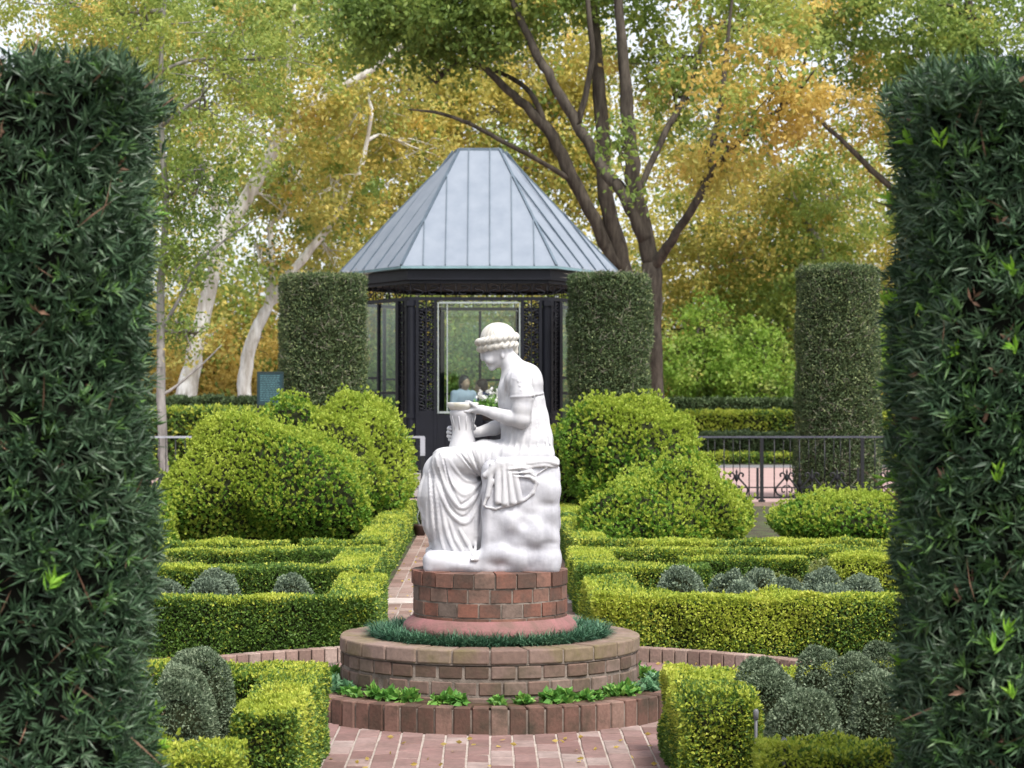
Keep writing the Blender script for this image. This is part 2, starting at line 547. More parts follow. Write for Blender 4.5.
def topiary(name, label, c, r, h, leaf, dens, mats, group, seed=1):
    sp = Soup()
    n = int((2 * math.pi * r * h + math.pi * r * r) * dens)
    at_top = rng.uniform(size=n) < r / (2 * h + r)
    th = rng.uniform(0, 2 * math.pi, n); z = rng.uniform(.02, h, n)
    rr = np.where(at_top, r * np.sqrt(rng.uniform(size=n)), r)
    z = np.where(at_top, h, z)
    z = z - np.where(at_top, np.clip((rr - r * .82) / (r * .18), 0, 1) ** 2 * .09, 0)
    rr = rr - np.where(at_top, 0, np.clip((z - h + .1) / .1, 0, 1) ** 2 * .07)
    P = np.stack([np.cos(th) * rr, np.sin(th) * rr, z], 1)
    N = np.where(at_top[:, None], [[0, 0, 1.]], np.stack([np.cos(th), np.sin(th), 0 * th], 1))
    P = P + N * (lump(P, .22, seed) * .03 + lump(P, .07, seed + 4) * .014 - rng.exponential(leaf * .9, n))[:, None]
    D = unit(N * .6 + np.array([0, 0, .25]) + rng.normal(size=P.shape) * .8)
    k = rng.uniform(size=n) < .16 + .1 * lump(P, .5, seed + 9)
    q = leaf_quads(P, D, leaf * rng.uniform(.7, 1.3, n), leaf * .42)
    sp.add(q[~k], 0); sp.add(q[k], 1)
    # bare twigs showing at the clipped face
    m = int(n * .035); i = rng.integers(0, n, m)
    T = unit(np.cross(N[i], rng.normal(size=(m, 3))) + np.array([0, 0, .4]))
    sp.add(leaf_quads(P[i] + N[i] * leaf * .3, T, leaf * rng.uniform(2, 5, m), leaf * .16, 0), 3)
    t = np.linspace(0, 2 * math.pi, 33); ri = r - leaf * 1.5 - .015
    G = np.array([[(math.cos(a) * q_, math.sin(a) * q_, w_) for q_, w_ in ((ri, .02), (ri, h * .5), (ri, h - .06), (0.01, h - .06))] for a in t])
    sp.add(grid_quads(G), 2)
    o = sp.build(name, mats, None, (0, 0, 0)); o.location = (c[0], c[1], 0)
    return tag(o, label, 'topiary', group)

def tree(name, label, trunks, blobs, mats, bark, leaf, per=26, spread=.32, cat='tree', group=None, trunk_name='trunk', wl=.62, twigs=True, flat=.75, base=(0, 0), seed=0):
    """trunks: [(points, radii)], blobs: [(cx, cy, cz, rx, ry, rz, clusters, mat)]"""
    root = empty(name, (base[0], base[1], 0)); tag(root, label, cat, group)
    off = Vector((base[0], base[1], 0))
    m = MB()
    for pts, rad in trunks:
        P = [np.array(p, float) for p in pts]
        S = spline(P, 5)
        rs = .88 * np.interp(np.linspace(0, len(rad) - 1, len(S)), range(len(rad)), rad)
        S = [Vector(p) - off + Vector(rng.normal(size=3) * r * .10) for p, r in zip(S, rs)]
        m.tube(S, list(rs * (1 + rng.normal(size=len(rs)) * .03)), 10)
    nodes = np.concatenate([np.array(spline([np.array(p, float) for p in pts], 4)) for pts, _ in trunks]) if trunks else None
    sp = Soup()
    for (cx, cy, cz, rx, ry, rz, nc, mi) in blobs:
        U = unit(rng.normal(size=(nc, 3))) * (rng.uniform(.15, 1, (nc, 1)) ** .5)
        C = np.array([cx, cy, cz]) + U * [rx, ry, rz]
        C = C + (rng.normal(size=(nc, 3)) * [rx, ry, rz]) * .08
        C = C[C[:, 2] > .3]; nc_ = len(C)
        if nodes is not None and twigs:
            # limbs reach from the nearest trunk node into the clump, then twigs fork from them
            cen = np.array([cx, cy, cz]); j = np.argmin(((nodes - cen) ** 2).sum(1) + 3 * np.maximum(nodes[:, 2] - cz, 0) ** 2)
            s0 = nodes[j]; mid = (s0 + cen) / 2 + rng.normal(size=3) * .2 + [0, 0, .15]
            S = spline([s0, mid, cen], 4); dl = np.linalg.norm(cen - s0)
            m.tube([Vector(p) - off for p in S], list(np.linspace(.03 + .010 * dl, .02, len(S))), 6)
            for q_ in C[:: max(1, nc_ // 9)]:
                b0 = S[rng.integers(len(S) // 2, len(S))]
                md = (b0 + q_) / 2 + rng.normal(size=3) * .12
                m.tube([Vector(p) - off for p in (b0, md, q_)], [.018, .012, .006], 5)
        k = (rng.poisson(per * 1.5, nc_) * rng.uniform(.5, 1.6, nc_)).astype(int) + 3
        other = np.where(rng.uniform(size=nc_) < (.12 if mi == 2 else .30), rng.choice([0, 0, 1, 4, 2] if mi != 3 else [3, 2, 0], nc_), mi)     # clumps that turned earlier or later
        cm = np.repeat(other, k)
        P = np.repeat(C, k, 0); P = P + rng.normal(size=P.shape) * spread * .62 * np.repeat(rng.uniform(.7, 1.35, (nc_, 1)), k, 0) * np.array([1, 1, flat])
        n = len(P)
        D = unit(rng.normal(size=(n, 3)) + np.array([0, 0, -.45]))
        q = leaf_quads(P, D, leaf * 1.3 * rng.uniform(.6, 1.3, n), leaf * 1.3 * wl * rng.uniform(.8, 1.2, n), .1)
        for t in range(5):
            if (cm == t).any(): sp.add(q[cm == t], t)
    if m.v: m.build(trunk_name, bark, root)
    if blobs:
        c_ = sp.build('crown', mats, root, (base[0], base[1], 0))
    return root

# leaf colours
box_old = foliage('boxwood_leaf', [(0, (.045, .09, .018)), (.45, (.09, .175, .03)), (.8, (.155, .26, .045)), (1, (.23, .31, .07))], 5, .35)
box_new = foliage('boxwood_new_leaf', [(0, (.22, .31, .035)), (.5, (.41, .48, .06)), (1, (.66, .65, .13))], 4, .45, .35)
box_dk = foliage('shaded_boxwood_leaf', [(0, (.03, .055, .012)), (.6, (.07, .12, .025)), (1, (.13, .19, .04))], 5, .35)
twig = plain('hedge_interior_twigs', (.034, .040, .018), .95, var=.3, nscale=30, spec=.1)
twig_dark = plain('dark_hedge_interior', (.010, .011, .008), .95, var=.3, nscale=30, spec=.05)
pod_old = foliage('yew_pine_leaf', [(0, (.012, .032, .014)), (.4, (.036, .078, .036)), (.75, (.08, .14, .07)), (1, (.19, .25, .16))], 3, .4, .10, .45, .45)
pod_new = foliage('yew_pine_new_leaf', [(0, (.08, .24, .02)), (1, (.34, .58, .06))], 6, .4, .3, .4)
pod_mid = foliage('yew_pine_mid_leaf', [(0, (.03, .085, .025)), (1, (.13, .25, .06))], 4, .4, .2, .45, .45)
pod_dead = foliage('dry_leaf', [(0, (.10, .05, .028)), (1, (.32, .19, .13))], 6, .3, .1, .7)
grey_old = foliage('grey_clipped_leaf', [(0, (.045, .075, .042)), (.5, (.105, .15, .085)), (1, (.22, .27, .165))], 8, .3, .2, .6)
grey_new = foliage('grey_pale_leaf', [(0, (.20, .27, .17)), (1, (.36, .42, .28))], 8, .3, .2, .6)
silver_old = foliage('silver_leaf', [(0, (.065, .10, .065)), (.5, (.14, .19, .13)), (1, (.26, .32, .235))], 8, .3, .2, .7)
bush_old = foliage('spiraea_leaf', [(0, (.045, .12, .014)), (.5, (.12, .26, .026)), (1, (.25, .39, .05))], 2.2, .45)
bush_new = foliage('spiraea_new_leaf', [(0, (.21, .33, .028)), (1, (.52, .58, .09))], 2.5, .45, .38)
topi_old = foliage('clipped_evergreen_leaf', [(0, (.025, .045, .018)), (.5, (.065, .105, .040)), (1, (.14, .19, .08))], 2.5, .4, .15)
topi_new = foliage('clipped_evergreen_pale_leaf', [(0, (.18, .24, .09)), (1, (.38, .43, .20))], 4, .4, .2)
twig_pale = plain('pale_twig', (.30, .27, .21), .9, var=.25, nscale=20)

T_OLIVE = foliage('olive_autumn_leaf', [(0, (.12, .19, .04)), (.4, (.26, .35, .08)), (.7, (.42, .47, .11)), (1, (.62, .54, .14))], .8, .62, .5)
T_YELL = foliage('yellow_autumn_leaf', [(0, (.24, .25, .06)), (.35, (.42, .40, .10)), (.65, (.60, .51, .13)), (.85, (.70, .54, .13)), (1, (.68, .38, .10))], .8, .62, .5)
T_GREEN = foliage('green_tree_leaf', [(0, (.07, .13, .03)), (.5, (.18, .27, .06)), (.85, (.32, .40, .09)), (1, (.52, .48, .10))], .8, .62, .5)
T_BRIGHT = foliage('bright_shrub_leaf', [(0, (.10, .20, .025)), (.5, (.25, .40, .06)), (1, (.46, .56, .11))], .8, .62, .5)
T_OCHRE = foliage('ochre_leaf', [(0, (.34, .25, .07)), (.5, (.58, .43, .11)), (1, (.74, .56, .15))], .8, .62, .5)
def bark_mat(name, a, b, scale=5, bump=.6):
    m, N, L, P = new_mat(name)
    tc = N.new('ShaderNodeTexCoord'); mp = N.new('ShaderNodeMapping'); mp.inputs['Scale'].default_value = (1, 1, .22)
    L.new(tc.outputs['Object'], mp.inputs['Vector'])
    n = noise_node(N, L, scale, 6, vec=mp.outputs[0], rough=.65)
    r = ramp_node(N, [(.38, a), (.62, b)]); L.new(n.outputs[0], r.inputs[0]); L.new(r.outputs[0], P.inputs['Base Color'])
    P.inputs['Roughness'].default_value = .9; P.inputs['Specular IOR Level'].default_value = .2
    bb = N.new('ShaderNodeBump'); bb.inputs['Strength'].default_value = bump; bb.inputs['Distance'].default_value = .05
    L.new(n.outputs[0], bb.inputs['Height']); L.new(bb.outputs[0], P.inputs['Normal'])
    return m
bark_dark = bark_mat('dark_bark', (.028, .023, .018), (.085, .072, .057), 7)
bark_white = bark_mat('white_sycamore_bark', (.42, .38, .33), (.84, .83, .80), 4.5, .2)
bark_grey = bark_mat('grey_bark', (.16, .15, .14), (.33, .31, .29), 6)
# ------------------------------------------------------------------ the marble statue
def marble_mat(name, col, dirt, nscale=7):
    m, N, L, P = new_mat(name)
    ns = noise_node(N, L, nscale, 6, rough=.6)
    tc = N.new('ShaderNodeTexCoord'); mp = N.new('ShaderNodeMapping'); mp.inputs['Scale'].default_value = (1, 1, .12); L.new(tc.outputs['Object'], mp.inputs['Vector'])
    st = noise_node(N, L, 38, 4, vec=mp.outputs[0])             # rain streaks
    av = N.new('ShaderNodeMix'); av.inputs[0].default_value = .22; L.new(ns.outputs[0], av.inputs[2]); L.new(st.outputs[0], av.inputs[3])
    r = ramp_node(N, [(.44, col), (.70, dirt)]); L.new(av.outputs[0], r.inputs[0])
    L.new(r.outputs[0], P.inputs['Base Color'])
    P.inputs['Roughness'].default_value = .55
    P.inputs['Specular IOR Level'].default_value = .35
    P.inputs['Subsurface Weight'].default_value = .12
    P.inputs['Subsurface Radius'].default_value = (.02, .018, .015)
    P.inputs['Subsurface Scale'].default_value = .3
    nb = noise_node(N, L, 70, 5)
    b = N.new('ShaderNodeBump'); b.inputs['Strength'].default_value = .25; b.inputs['Distance'].default_value = .004
    L.new(nb.outputs[0], b.inputs['Height']); L.new(b.outputs[0], P.inputs['Normal'])
    return m

SK = 12.0 / F
def statue_xf(V):
    W = np.empty_like(V)
    W[:, 0] = (V[:, 0] - VX) * SK
    W[:, 1] = V[:, 1] * SK
    W[:, 2] = EH - (V[:, 2] - HY) * SK - PED_TOP
    return W

def z4(p): return (410 + p[0] / 4.8, 440 + p[1] / 4.8)
def z3(p): return (440 + p[0] / 4.8, 310 + p[1] / 4.8)

def spline(pts, n=7):
    P = [np.array(p, float) for p in pts]
    P = [2 * P[0] - P[1]] + P + [2 * P[-1] - P[-2]]
    out = []
    for i in range(1, len(P) - 2):
        for t in np.linspace(0, 1, n, endpoint=False):
            a, b, c, d = P[i - 1], P[i], P[i + 1], P[i + 2]
            out.append(.5 * (2 * b + (c - a) * t + (2 * a - 5 * b + 4 * c - d) * t * t + (3 * b - a - 3 * c + d) * t ** 3))
    out.append(P[-2])
    return out

def ridge(f, pts, r, inset=.35, k=1.6, conv=z4, op='add', taper=True):
    uv = spline([conv(p) for p in pts])
    raw = [f.front(u, v) for u, v in uv]
    keep = [(u, y, v) for (u, v), y in zip(uv, raw) if y is not None]
    if len(keep) < 3: return
    ys = np.array([p[1] for p in keep])
    ys = np.convolve(np.pad(ys, 2, 'edge'), np.ones(5) / 5, 'valid')
    n = len(keep); P = []; RR = []
    for i, (u, y, v) in enumerate(keep):
        t = i / (n - 1)
        rr = r * (.45 + .55 * math.sin(math.pi * min(max(t, .04), .96))) if taper else r
        P.append((u, ys[i] + rr * (inset if op == 'add' else -.35), v)); RR.append(rr)
    jobs.append((P, RR, k, op))

def make_statue():
    global jobs
    root = empty('statue', (0, 12.0, PED_TOP))
    tag(root, 'white marble statue of a seated woman in a draped robe on the brick pedestal', 'statue')
    marble = marble_mat('white_marble', (.53, .525, .54), (.36, .36, .39))
    marble_d = marble_mat('weathered_marble', (.54, .525, .49), (.36, .33, .28), 16)
    marble_s = marble_mat('stained_marble', (.64, .62, .58), (.44, .42, .32), 20)
    rockm = marble_mat('carved_rock_marble', (.51, .51, .545), (.28, .28, .315), 5)
    # ---- figure
    f = Field((412, -50, 318), (562, 50, 560), .72)
    T = [(512, 0, 366), (517, 0, 376), (520, 0, 388), (521.5, 0, 402), (524.5, 0, 420), (527, 0, 440), (527.5, 0, 454)]
    f.chain(T, [10, 15.5, 21.5, 23, 24, 25.5, 25.5], sy=1.33, k=3)
    f.ell((529, 0, 379), (13, 22, 15), k=7)
    for s in (-1, 1):
        f.ell((508, s * 12, 391), (10, 11, 9.5), k=5)
        f.ell((517, s * 27, 380), (13, 10, 11), k=6)
    # neck, skull, jaw
    f.cap((514.5, 0, 370), (504.5, 0, 351), 10.2, 8.8, k=5)
    f.ell((499, 0, 341), (17, 14.5, 17), k=2)
    f.ell((494.5, 0, 353.5), (11.8, 10.5, 12.8), k=3, rot=.5)
    f.cap((501, 0, 359), (493.0, 0, 366), 6.8, 3.4, k=3)
    f.ell((484.6, 0, 346.5), (5.2, 9, 6), k=2.5)
    # nose, lips, chin, brow, cheeks, eyes
    f.cap((481.2, 0, 350.4), (482.6, 0, 359.0), 1.3, 2.0, k=1.4)
    f.cap((484.6, -1.2, 359.4), (484.6, 1.2, 359.4), 1.6, k=1)
    for s in (-1, 1):
        f.ell((483.8, s * 4.6, 353.8), (1.9, 2.9, 1.8), k=1.2, op='sub')
        f.ell((485.2, s * 4.6, 354.2), (1.8, 2.5, 1.5), k=.7)
        f.cap((482.6, s * 2.2, 351), (484.8, s * 7.6, 351.6), 1.1, .9, k=1.3)
        f.ell((489, s * 6.8, 360), (4.4, 3.6, 4.2), k=3)
        f.ell((502.5, s * 10.6, 355.5), (2.2, 1.3, 3.4), k=.8)
    f.cap((486.3, -2.4, 362.8), (486.3, 2.4, 362.8), 1.2, k=.8)
    f.cap((487.5, -2.1, 365.2), (487.5, 2.1, 365.2), 1.25, k=.8)
    f.cap((486.5, -3.0, 364), (486.5, 3.0, 364), .5, k=.4, op='sub')
    f.ell((491.8, 0, 368), (3.4, 3.2, 2.9), k=1.6)
    # near arm: sleeve, upper arm, forearm
    f.chain([(519, -30, 382), (522, -34, 396), (521.5, -36, 408), (520.5, -36.5, 419)], [11.5, 11.2, 9.4, 8.8], k=3)
    f.chain([(520.5, -36.5, 419), (508, -33, 417.5), (494, -27, 413.2), (481, -20, 409.6)], [8.6, 7.6, 5.9, 4.4], k=1.8)
    f.ring((522, -34.5, 396.5), 11.6, 10.8, 1.3, tilt=-.08, k=1)
    # near hand under the dish: palm, four fingers, thumb on the rim
    f.chain([(482, -20.5, 409.6), (476, -17.5, 409.2), (471, -14.5, 409.2)], [4.3, 4.1, 3.4], k=1.2)
    for j, (y0, ln) in enumerate(((-19, 9.5), (-15.4, 12.5), (-11.8, 13.5), (-8.6, 12))):
        f.chain([(472.5, y0, 410.2), (472.5 - ln * .45, y0 + .6, 411.6), (472.5 - ln * .8, y0 + 1.4, 411.4), (472.5 - ln, y0 + 2, 410.4)], [1.9, 1.75, 1.6, 1.3], k=.5)
    f.chain([(478, -20.5, 407.6), (473.5, -20.8, 404.6), (469, -18.4, 402.2), (466, -16.2, 401.9)], [2.3, 2.0, 1.75, 1.4], k=.6)
    # far arm and the hand that curls round the vessel
    f.chain([(519, 30, 382), (515, 33, 402), (508, 30, 423)], [12, 9.6, 8.4], k=3)
    f.chain([(508, 30, 423), (494, 22, 428.5), (478, 13, 432.4)], [8.2, 7.2, 4.9], k=1.8)
    f.chain([(478, 13, 432.4), (471, 12, 433), (465, 12.4, 433.4)], [4.9, 5.2, 4.6], k=1.2)
    for j, v0 in enumerate((427.2, 431, 434.8, 438.2)):
        e = (0, .6, .3, -1.2)[j]
        f.chain([(466, 12.6, 431 + (v0 - 431) * .8), (456, 12.6, v0), (449.2 - e, 7, v0 + .6), (448.6 - e, .4, v0 + 1.4), (451.4, -4.2, v0 + 2)], [2.3, 2.05, 1.95, 1.8, 1.45], k=.5)
    f.chain([(474, 8, 427), (469.5, 2.5, 424.5), (471.5, -3, 423.4)], [2.5, 2.1, 1.6], k=.6)
    # thighs, shins, skirt
    for s in (-1, 1):
        f.chain([(526, s * 15, 456), (484, s * 17, 457.5), (445.5, s * 15, 461.5)], [19, 16.4, 13.6], k=5)
    f.chain([(446, -15, 462), (456, -19, 500), (467, -22, 541)], [13.2, 11, 8.5], k=4)
    f.chain([(444.5, 15, 462), (439, 14, 500), (437, 10, 541)], [13.2, 11, 8], k=4)
    f.cap((520, 0, 452), (446, 0, 459), 13, 10, sy=2.0, k=4)
    f.chain([(445, 0, 474), (446.5, 0, 494), (450, 0, 520)], [22.5, 27.5, 27.2], sy=1.0, k=4)
    f.chain([(462, 0, 470), (468, -2, 500), (468, -2, 530)], [18, 22, 24], sy=1.15, k=5)
    f.chain([(457, 0, 520), (459, -2, 549)], [26, 26.5], sy=1.05, k=2)
    # feet
    f.chain([(467, -22, 541), (468, -26, 550), (474, -35, 553.5), (476, -41, 556)], [6.5, 5.2, 3.9, 2.9], k=1.6)
    for t in range(5):
        f.cap((472 + t * 1.9, -39.5 + t * .6, 555.6), (472 + t * 2.1, -43.8 + t * 1.1, 556.6), 1.6 - t * .13, 1.3 - t * .12, k=.4)
    f.chain([(437, 10, 541), (433, 6, 549), (427.5, -1, 552)], [6.5, 4.6, 2.6], k=1.6)
    # gown between girdle and seat, on the back
    f.box((500, -36, 447), (554, 36, 461), 7, k=5)
    # ---- folds
    jobs = []
    for pts, r in (
        ([(150, 60), (180, 150), (215, 220), (265, 258), (325, 215), (352, 178)], 2.0),
        ([(128, 82), (160, 180), (198, 262), (250, 318), (305, 282), (346, 205)], 2.1),
        ([(112, 112), (140, 220), (180, 312), (225, 368), (272, 388), (322, 322), (346, 232)], 2.2),
        ([(165, 40), (215, 130), (262, 185), (310, 195), (345, 172)], 1.6),
        ([(96, 150), (106, 280), (116, 400), (126, 500)], 2.3),
        ([(122, 190), (136, 330), (150, 450), (168, 520)], 1.9),
        ([(150, 290), (172, 400), (196, 480), (220, 535)], 2.0),
        ([(190, 370), (215, 450), (240, 500), (262, 540)], 1.9),
        ([(240, 420), (268, 470), (290, 510), (305, 545)], 1.8),
        ([(325, 300), (318, 400), (314, 530)], 2.2), ([(348, 280), (346, 400), (342, 520)], 2.0),
        ([(72, 165), (52, 240), (50, 310), (74, 380)], 2.2), ([(84, 300), (86, 380), (92, 440), (98, 480)], 1.7),
        ([(62, 330), (66, 390), (72, 430)], 1.7),
        ([(260, 15), (298, 90), (340, 170)], 1.5), ([(310, 5), (332, 80), (354, 158)], 1.6),
        ([(372, 5), (370, 90), (362, 168)], 1.5), ([(200, 38), (262, 92), (318, 165)], 1.5),
        ([(415, 15), (408, 90), (380, 150)], 1.5), ([(345, 40), (350, 100), (358, 150)], 1.0),
        ([(225, 20), (280, 92), (328, 168)], 1.0), ([(450, 30), (440, 90), (410, 140)], 1.2),
        ([(105, 70), (140, 48), (190, 35)], 1.3)):
        ridge(f, pts, r)
    for pts, r in (([(100, 130), (118, 300), (134, 480)], 1.3), ([(165, 90), (190, 190), (235, 290), (258, 300), (318, 250), (346, 200)], 1.2),
                   ([(140, 130), (170, 260), (210, 335), (262, 362), (310, 310), (345, 220)], 1.2),
                   ([(325, 188), (350, 172), (380, 150)], 2.6), ([(235, 55), (290, 120), (335, 172)], .9),
                   ([(292, 40), (318, 110), (346, 165)], .9), ([(390, 30), (385, 100), (368, 160)], .9)):
        ridge(f, pts, r, op='sub', k=1.2)
    # bodice, girdle, lower back folds
    for pts, r in (([(448, 425), (462, 560), (470, 720)], 1.2), ([(478, 425), (500, 560), (515, 720)], 1.3),
                   ([(432, 480), (432, 600), (420, 710)], 1.2), ([(405, 580), (392, 650), (372, 720)], 1.3),
                   ([(350, 560), (335, 640), (300, 700)], 1.2), ([(320, 590), (300, 650), (262, 700)], 1.2),
                   ([(498, 440), (522, 560), (535, 700)], 1.1), ([(375, 590), (362, 650), (345, 715)], .9),
                   ([(425, 270), (400, 320), (385, 380)], .8), ([(450, 285), (435, 330), (425, 400)], .8),
                   ([(330, 300), (315, 370), (305, 450)], .9), ([(350, 280), (340, 350), (325, 430)], .8),
                   ([(345, 330), (400, 345), (440, 330)], .6)):
        ridge(f, pts, r, conv=z3, k=1.3)
    ridge(f, [(440, 418), (470, 415), (502, 408)], .9, conv=z3, op='sub', k=.8, taper=False)
    ridge(f, [(435, 408), (470, 405), (500, 398)], .8, conv=z3, k=.6, taper=False)
    for P, RR, k, op in jobs:
        f.chain(P, RR, k=k, op=op)
    for b in ((374, 345), (381, 366), (388, 387)):
        u, v = z3(b); y = f.front(u, v)
        if y: f.ell((u, y, v), (1.3, 1.3, 1.3), k=.5)
    # broad cloth waves round the skirt, so it is not smooth from other sides
    sl, X, Y, Z = f.sub((412, -50, 470), (485, 50, 549))
    th = np.arctan2(Y, X - 452)
    wgt = np.clip((Z - 470) / 20, 0, 1) * np.clip((Y + 12) / 10, 0, 1)
    f.d[sl] += .9 * np.sin(th * 15 + Z * .05) * wgt
    sl, X, Y, Z = f.sub((412, -50, 546), (484, 50, 562))
    f.d[sl] = np.maximum(f.d[sl], np.where((X < 466) & (Y > -30), Z - 551.5, -50))
    link('figure', f.mesh('figure', statue_xf, 1), marble, root)
    # ---- hair with a wreath
    g = Field((470, -24, 316), (524, 24, 358), .5)
    g.ell((498.5, 0, 339), (18.2, 16, 16.6), k=1.5, rot=.12)
    sl, X, Y, Z = g.sub((470, -24, 316), (524, 24, 358))
    g.d[sl] += .28 * np.sin(np.arctan2(Y, X - 498) * 26 + 1.5 * np.sin(Z * .4)) * np.clip((338 - Z) / 6, 0, 1)
    g.ell((489, 0, 355), (13.5, 14, 11.5), k=1.5, op='sub', rot=.3)
    g.ring((497.6, 0, 346.4), 17.2, 13.6, 3.3, tilt=-.14, k=1.0, twist=16, amp=.7)
    g.ring((497.0, 0, 339.4), 18.3, 15.2, 3.5, tilt=-.17, k=.8, twist=22, amp=.75)
    g.cap((513, 0, 348), (514.5, 0, 352), 5.5, 4, k=1.5)
    link('wreathed_hair', g.mesh('wreathed_hair', statue_xf, 1), marble_d, root)
    # ---- dish and vessel
    m = MB(); c = ((463 - VX) * SK, -6 * SK, 0)
    def zz(v): return EH - (v - HY) * SK - PED_TOP
    def rr(p): return [(r * SK, zz(v)) for r, v in p]
    m.lathe(rr([(.1, 412), (8, 411.6), (12.6, 410), (15.2, 406.6), (15.8, 403.4), (15.2, 402.4), (14.2, 402.6), (13, 404.6), (8, 406.6), (.1, 407)]), c, 40)
    m.build('dish', marble_s, root)
    m = MB()
    m.lathe(rr([(.1, 409), (11.4, 409), (12.6, 410.6), (13.2, 414), (12.4, 417), (11.2, 422), (10.5, 428), (10.8, 434), (12.2, 440), (14.2, 447), (15, 451), (.1, 452)]), c, 40)
    for i in range(10):
        a = i * math.tau / 10
        m.tube([(c[0] + math.cos(a) * r * SK, c[1] + math.sin(a) * r * SK, zz(v)) for r, v in ((12.6, 416), (11, 423), (10.5, 430))], [.003, .0035, .002], 6)
    m.build('vessel', marble, root)
    # ---- rock seat
    r_ = np.random.default_rng(5)
    ph = r_.uniform(0, 6.28, (10, 3)); fr = r_.uniform(.05, .2, (10, 3)) * r_.choice([-1, 1], (10, 3))
    def bump(X, Y, Z):
        e = 0
        for i in range(10):
            e = e + .27 * np.sin(X * fr[i, 0] + ph[i, 0] + 1.3 * np.sin(Z * fr[i, 2] + ph[i, 1])) * np.sin(Y * fr[i, 1] + Z * fr[i, 2] + ph[i, 2])
        return e
    k = Field((412, -52, 440), (568, 52, 574), .85)
    k.box((482, -42, 460), (558.5, 42, 571.5), 8, bump=bump)
    k.box((425, -40, 549), (558, 40, 571.5), 7, k=6, bump=lambda X, Y, Z: bump(X, Y, Z) * .7)
    for c_, q in (((548, -36, 488), (11, 9, 14)), ((512, -38, 520), (13, 8, 12)), ((534, -40, 532), (14, 8, 13)), ((545, -36, 558), (13, 8, 10)),
                  ((500, -40, 551), (13, 8, 9)), ((520, -40, 556), (12, 7, 9)), ((550, -20, 520), (9, 14, 12)), ((440, -30, 558), (13, 10, 8)), ((462, -36, 562), (12, 9, 7))):
        k.ell(c_, q, k=5)
    for c_, q in (((524, -47, 520.5), (6, 4, 5)), ((545, -48, 503), (10, 4, 2.4)), ((501, -49, 535), (6, 4, 3)), ((553, -47, 541), (6, 4, 2))):
        k.ell(c_, q, k=4, op='sub')
    sl, X, Y, Z = k.sub((412, -52, 440), (568, 52, 574))
    k.d[sl] = np.maximum(k.d[sl], Z - 571.2)
    link('rock_seat', k.mesh('rock_seat', statue_xf, 1), rockm, root)
    # ---- cloth thrown over the seat, with the pleated end hanging down
    q = Field((478, -54, 440), (566, 54, 546), .7)
    q.box((494, -43.5, 456), (558.5, 43.5, 467), 5, k=1)
    for a_, b_, r_0, r_1 in (((492, -42, 464), (488, -43, 494), 3, 2.2), ((498, -42.5, 462), (497.5, -44.5, 499), 3.2, 3.4), ((503, -42.5, 462), (504.5, -44.5, 501), 3.2, 3.6),
                             ((508, -42.5, 462), (512, -44.5, 500), 3.2, 3.6), ((513, -42.5, 463), (519.5, -44, 498), 3, 3), ((485, -41, 474), (500, -42.5, 463), 3, 3.5),
                             ((520, -42, 465), (533, -42.5, 478), 4, 3), ((492, -42, 480), (484, -43, 503), 2, 1.4)):
        q.cap(a_, b_, r_0, r_1, k=2.4)
    q.chain([(486, -42, 505), (495, -42.6, 506.5), (508, -43, 503.5), (520, -43.4, 499)], [1.2, 1.5, 1.5, 1.8], k=2)
    q.chain([(530, -42.4, 470), (536, -42.2, 481), (532, -42.2, 491), (524, -43, 498)], [2.2, 2, 2, 1.6], k=2)
    jobs = []
    for pts, r in (([(470, 133), (560, 126), (640, 116), (700, 128)], 1.4), ([(500, 152), (600, 146), (690, 156)], 1.3), ([(560, 108), (650, 98), (706, 112)], 1.2),
                   ([(650, 125), (640, 150), (560, 170), (500, 165)], 1.0)):
        ridge(q, pts, r)
    for pts, r in (([(436, 140), (436, 220), (433, 290)], 1.2), ([(460, 140), (465, 220), (470, 296)], 1.2), ([(485, 140), (495, 220), (508, 290)], 1.2), ([(475, 143), (540, 140), (600, 136)], 1.2), ([(500, 160), (560, 158), (600, 175)], 1.0)):
        ridge(q, pts, r, op='sub', k=.8)
    for P, RR, k_, op in jobs:
        q.chain(P, RR, k=k_, op=op)
    link('seat_cloth', q.mesh('seat_cloth', statue_xf, 1), marble, root)
    return root
# ------------------------------------------------------------------ ground and paving
PED_TOP = .758
CY = 12.0
soil_m = plain('soil', (.105, .070, .045), .95, col2=(.035, .024, .017), nscale=14, bump=.8, bscale=45, spec=.1)
def ground_mat():
    m, N, L, P = new_mat('garden_soil_and_turf')
    n = noise_node(N, L, 3.0, 8, rough=.7)
    r = ramp_node(N, [(.3, (.025, .022, .013)), (.48, (.055, .045, .025)), (.58, (.06, .085, .022)), (.75, (.09, .125, .03))])
    L.new(n.outputs[0], r.inputs[0]); L.new(r.outputs[0], P.inputs['Base Color'])
    P.inputs['Roughness'].default_value = .95
    b = N.new('ShaderNodeBump'); b.inputs['Strength'].default_value = .7; b.inputs['Distance'].default_value = .03
    n2 = noise_node(N, L, 60, 5); L.new(n2.outputs[0], b.inputs['Height']); L.new(b.outputs[0], P.inputs['Normal'])
    return m
m = MB(); m.box(-250, 250, -30, 420, -.5, 0)
tag(m.build('ground', ground_mat()), kind='structure')

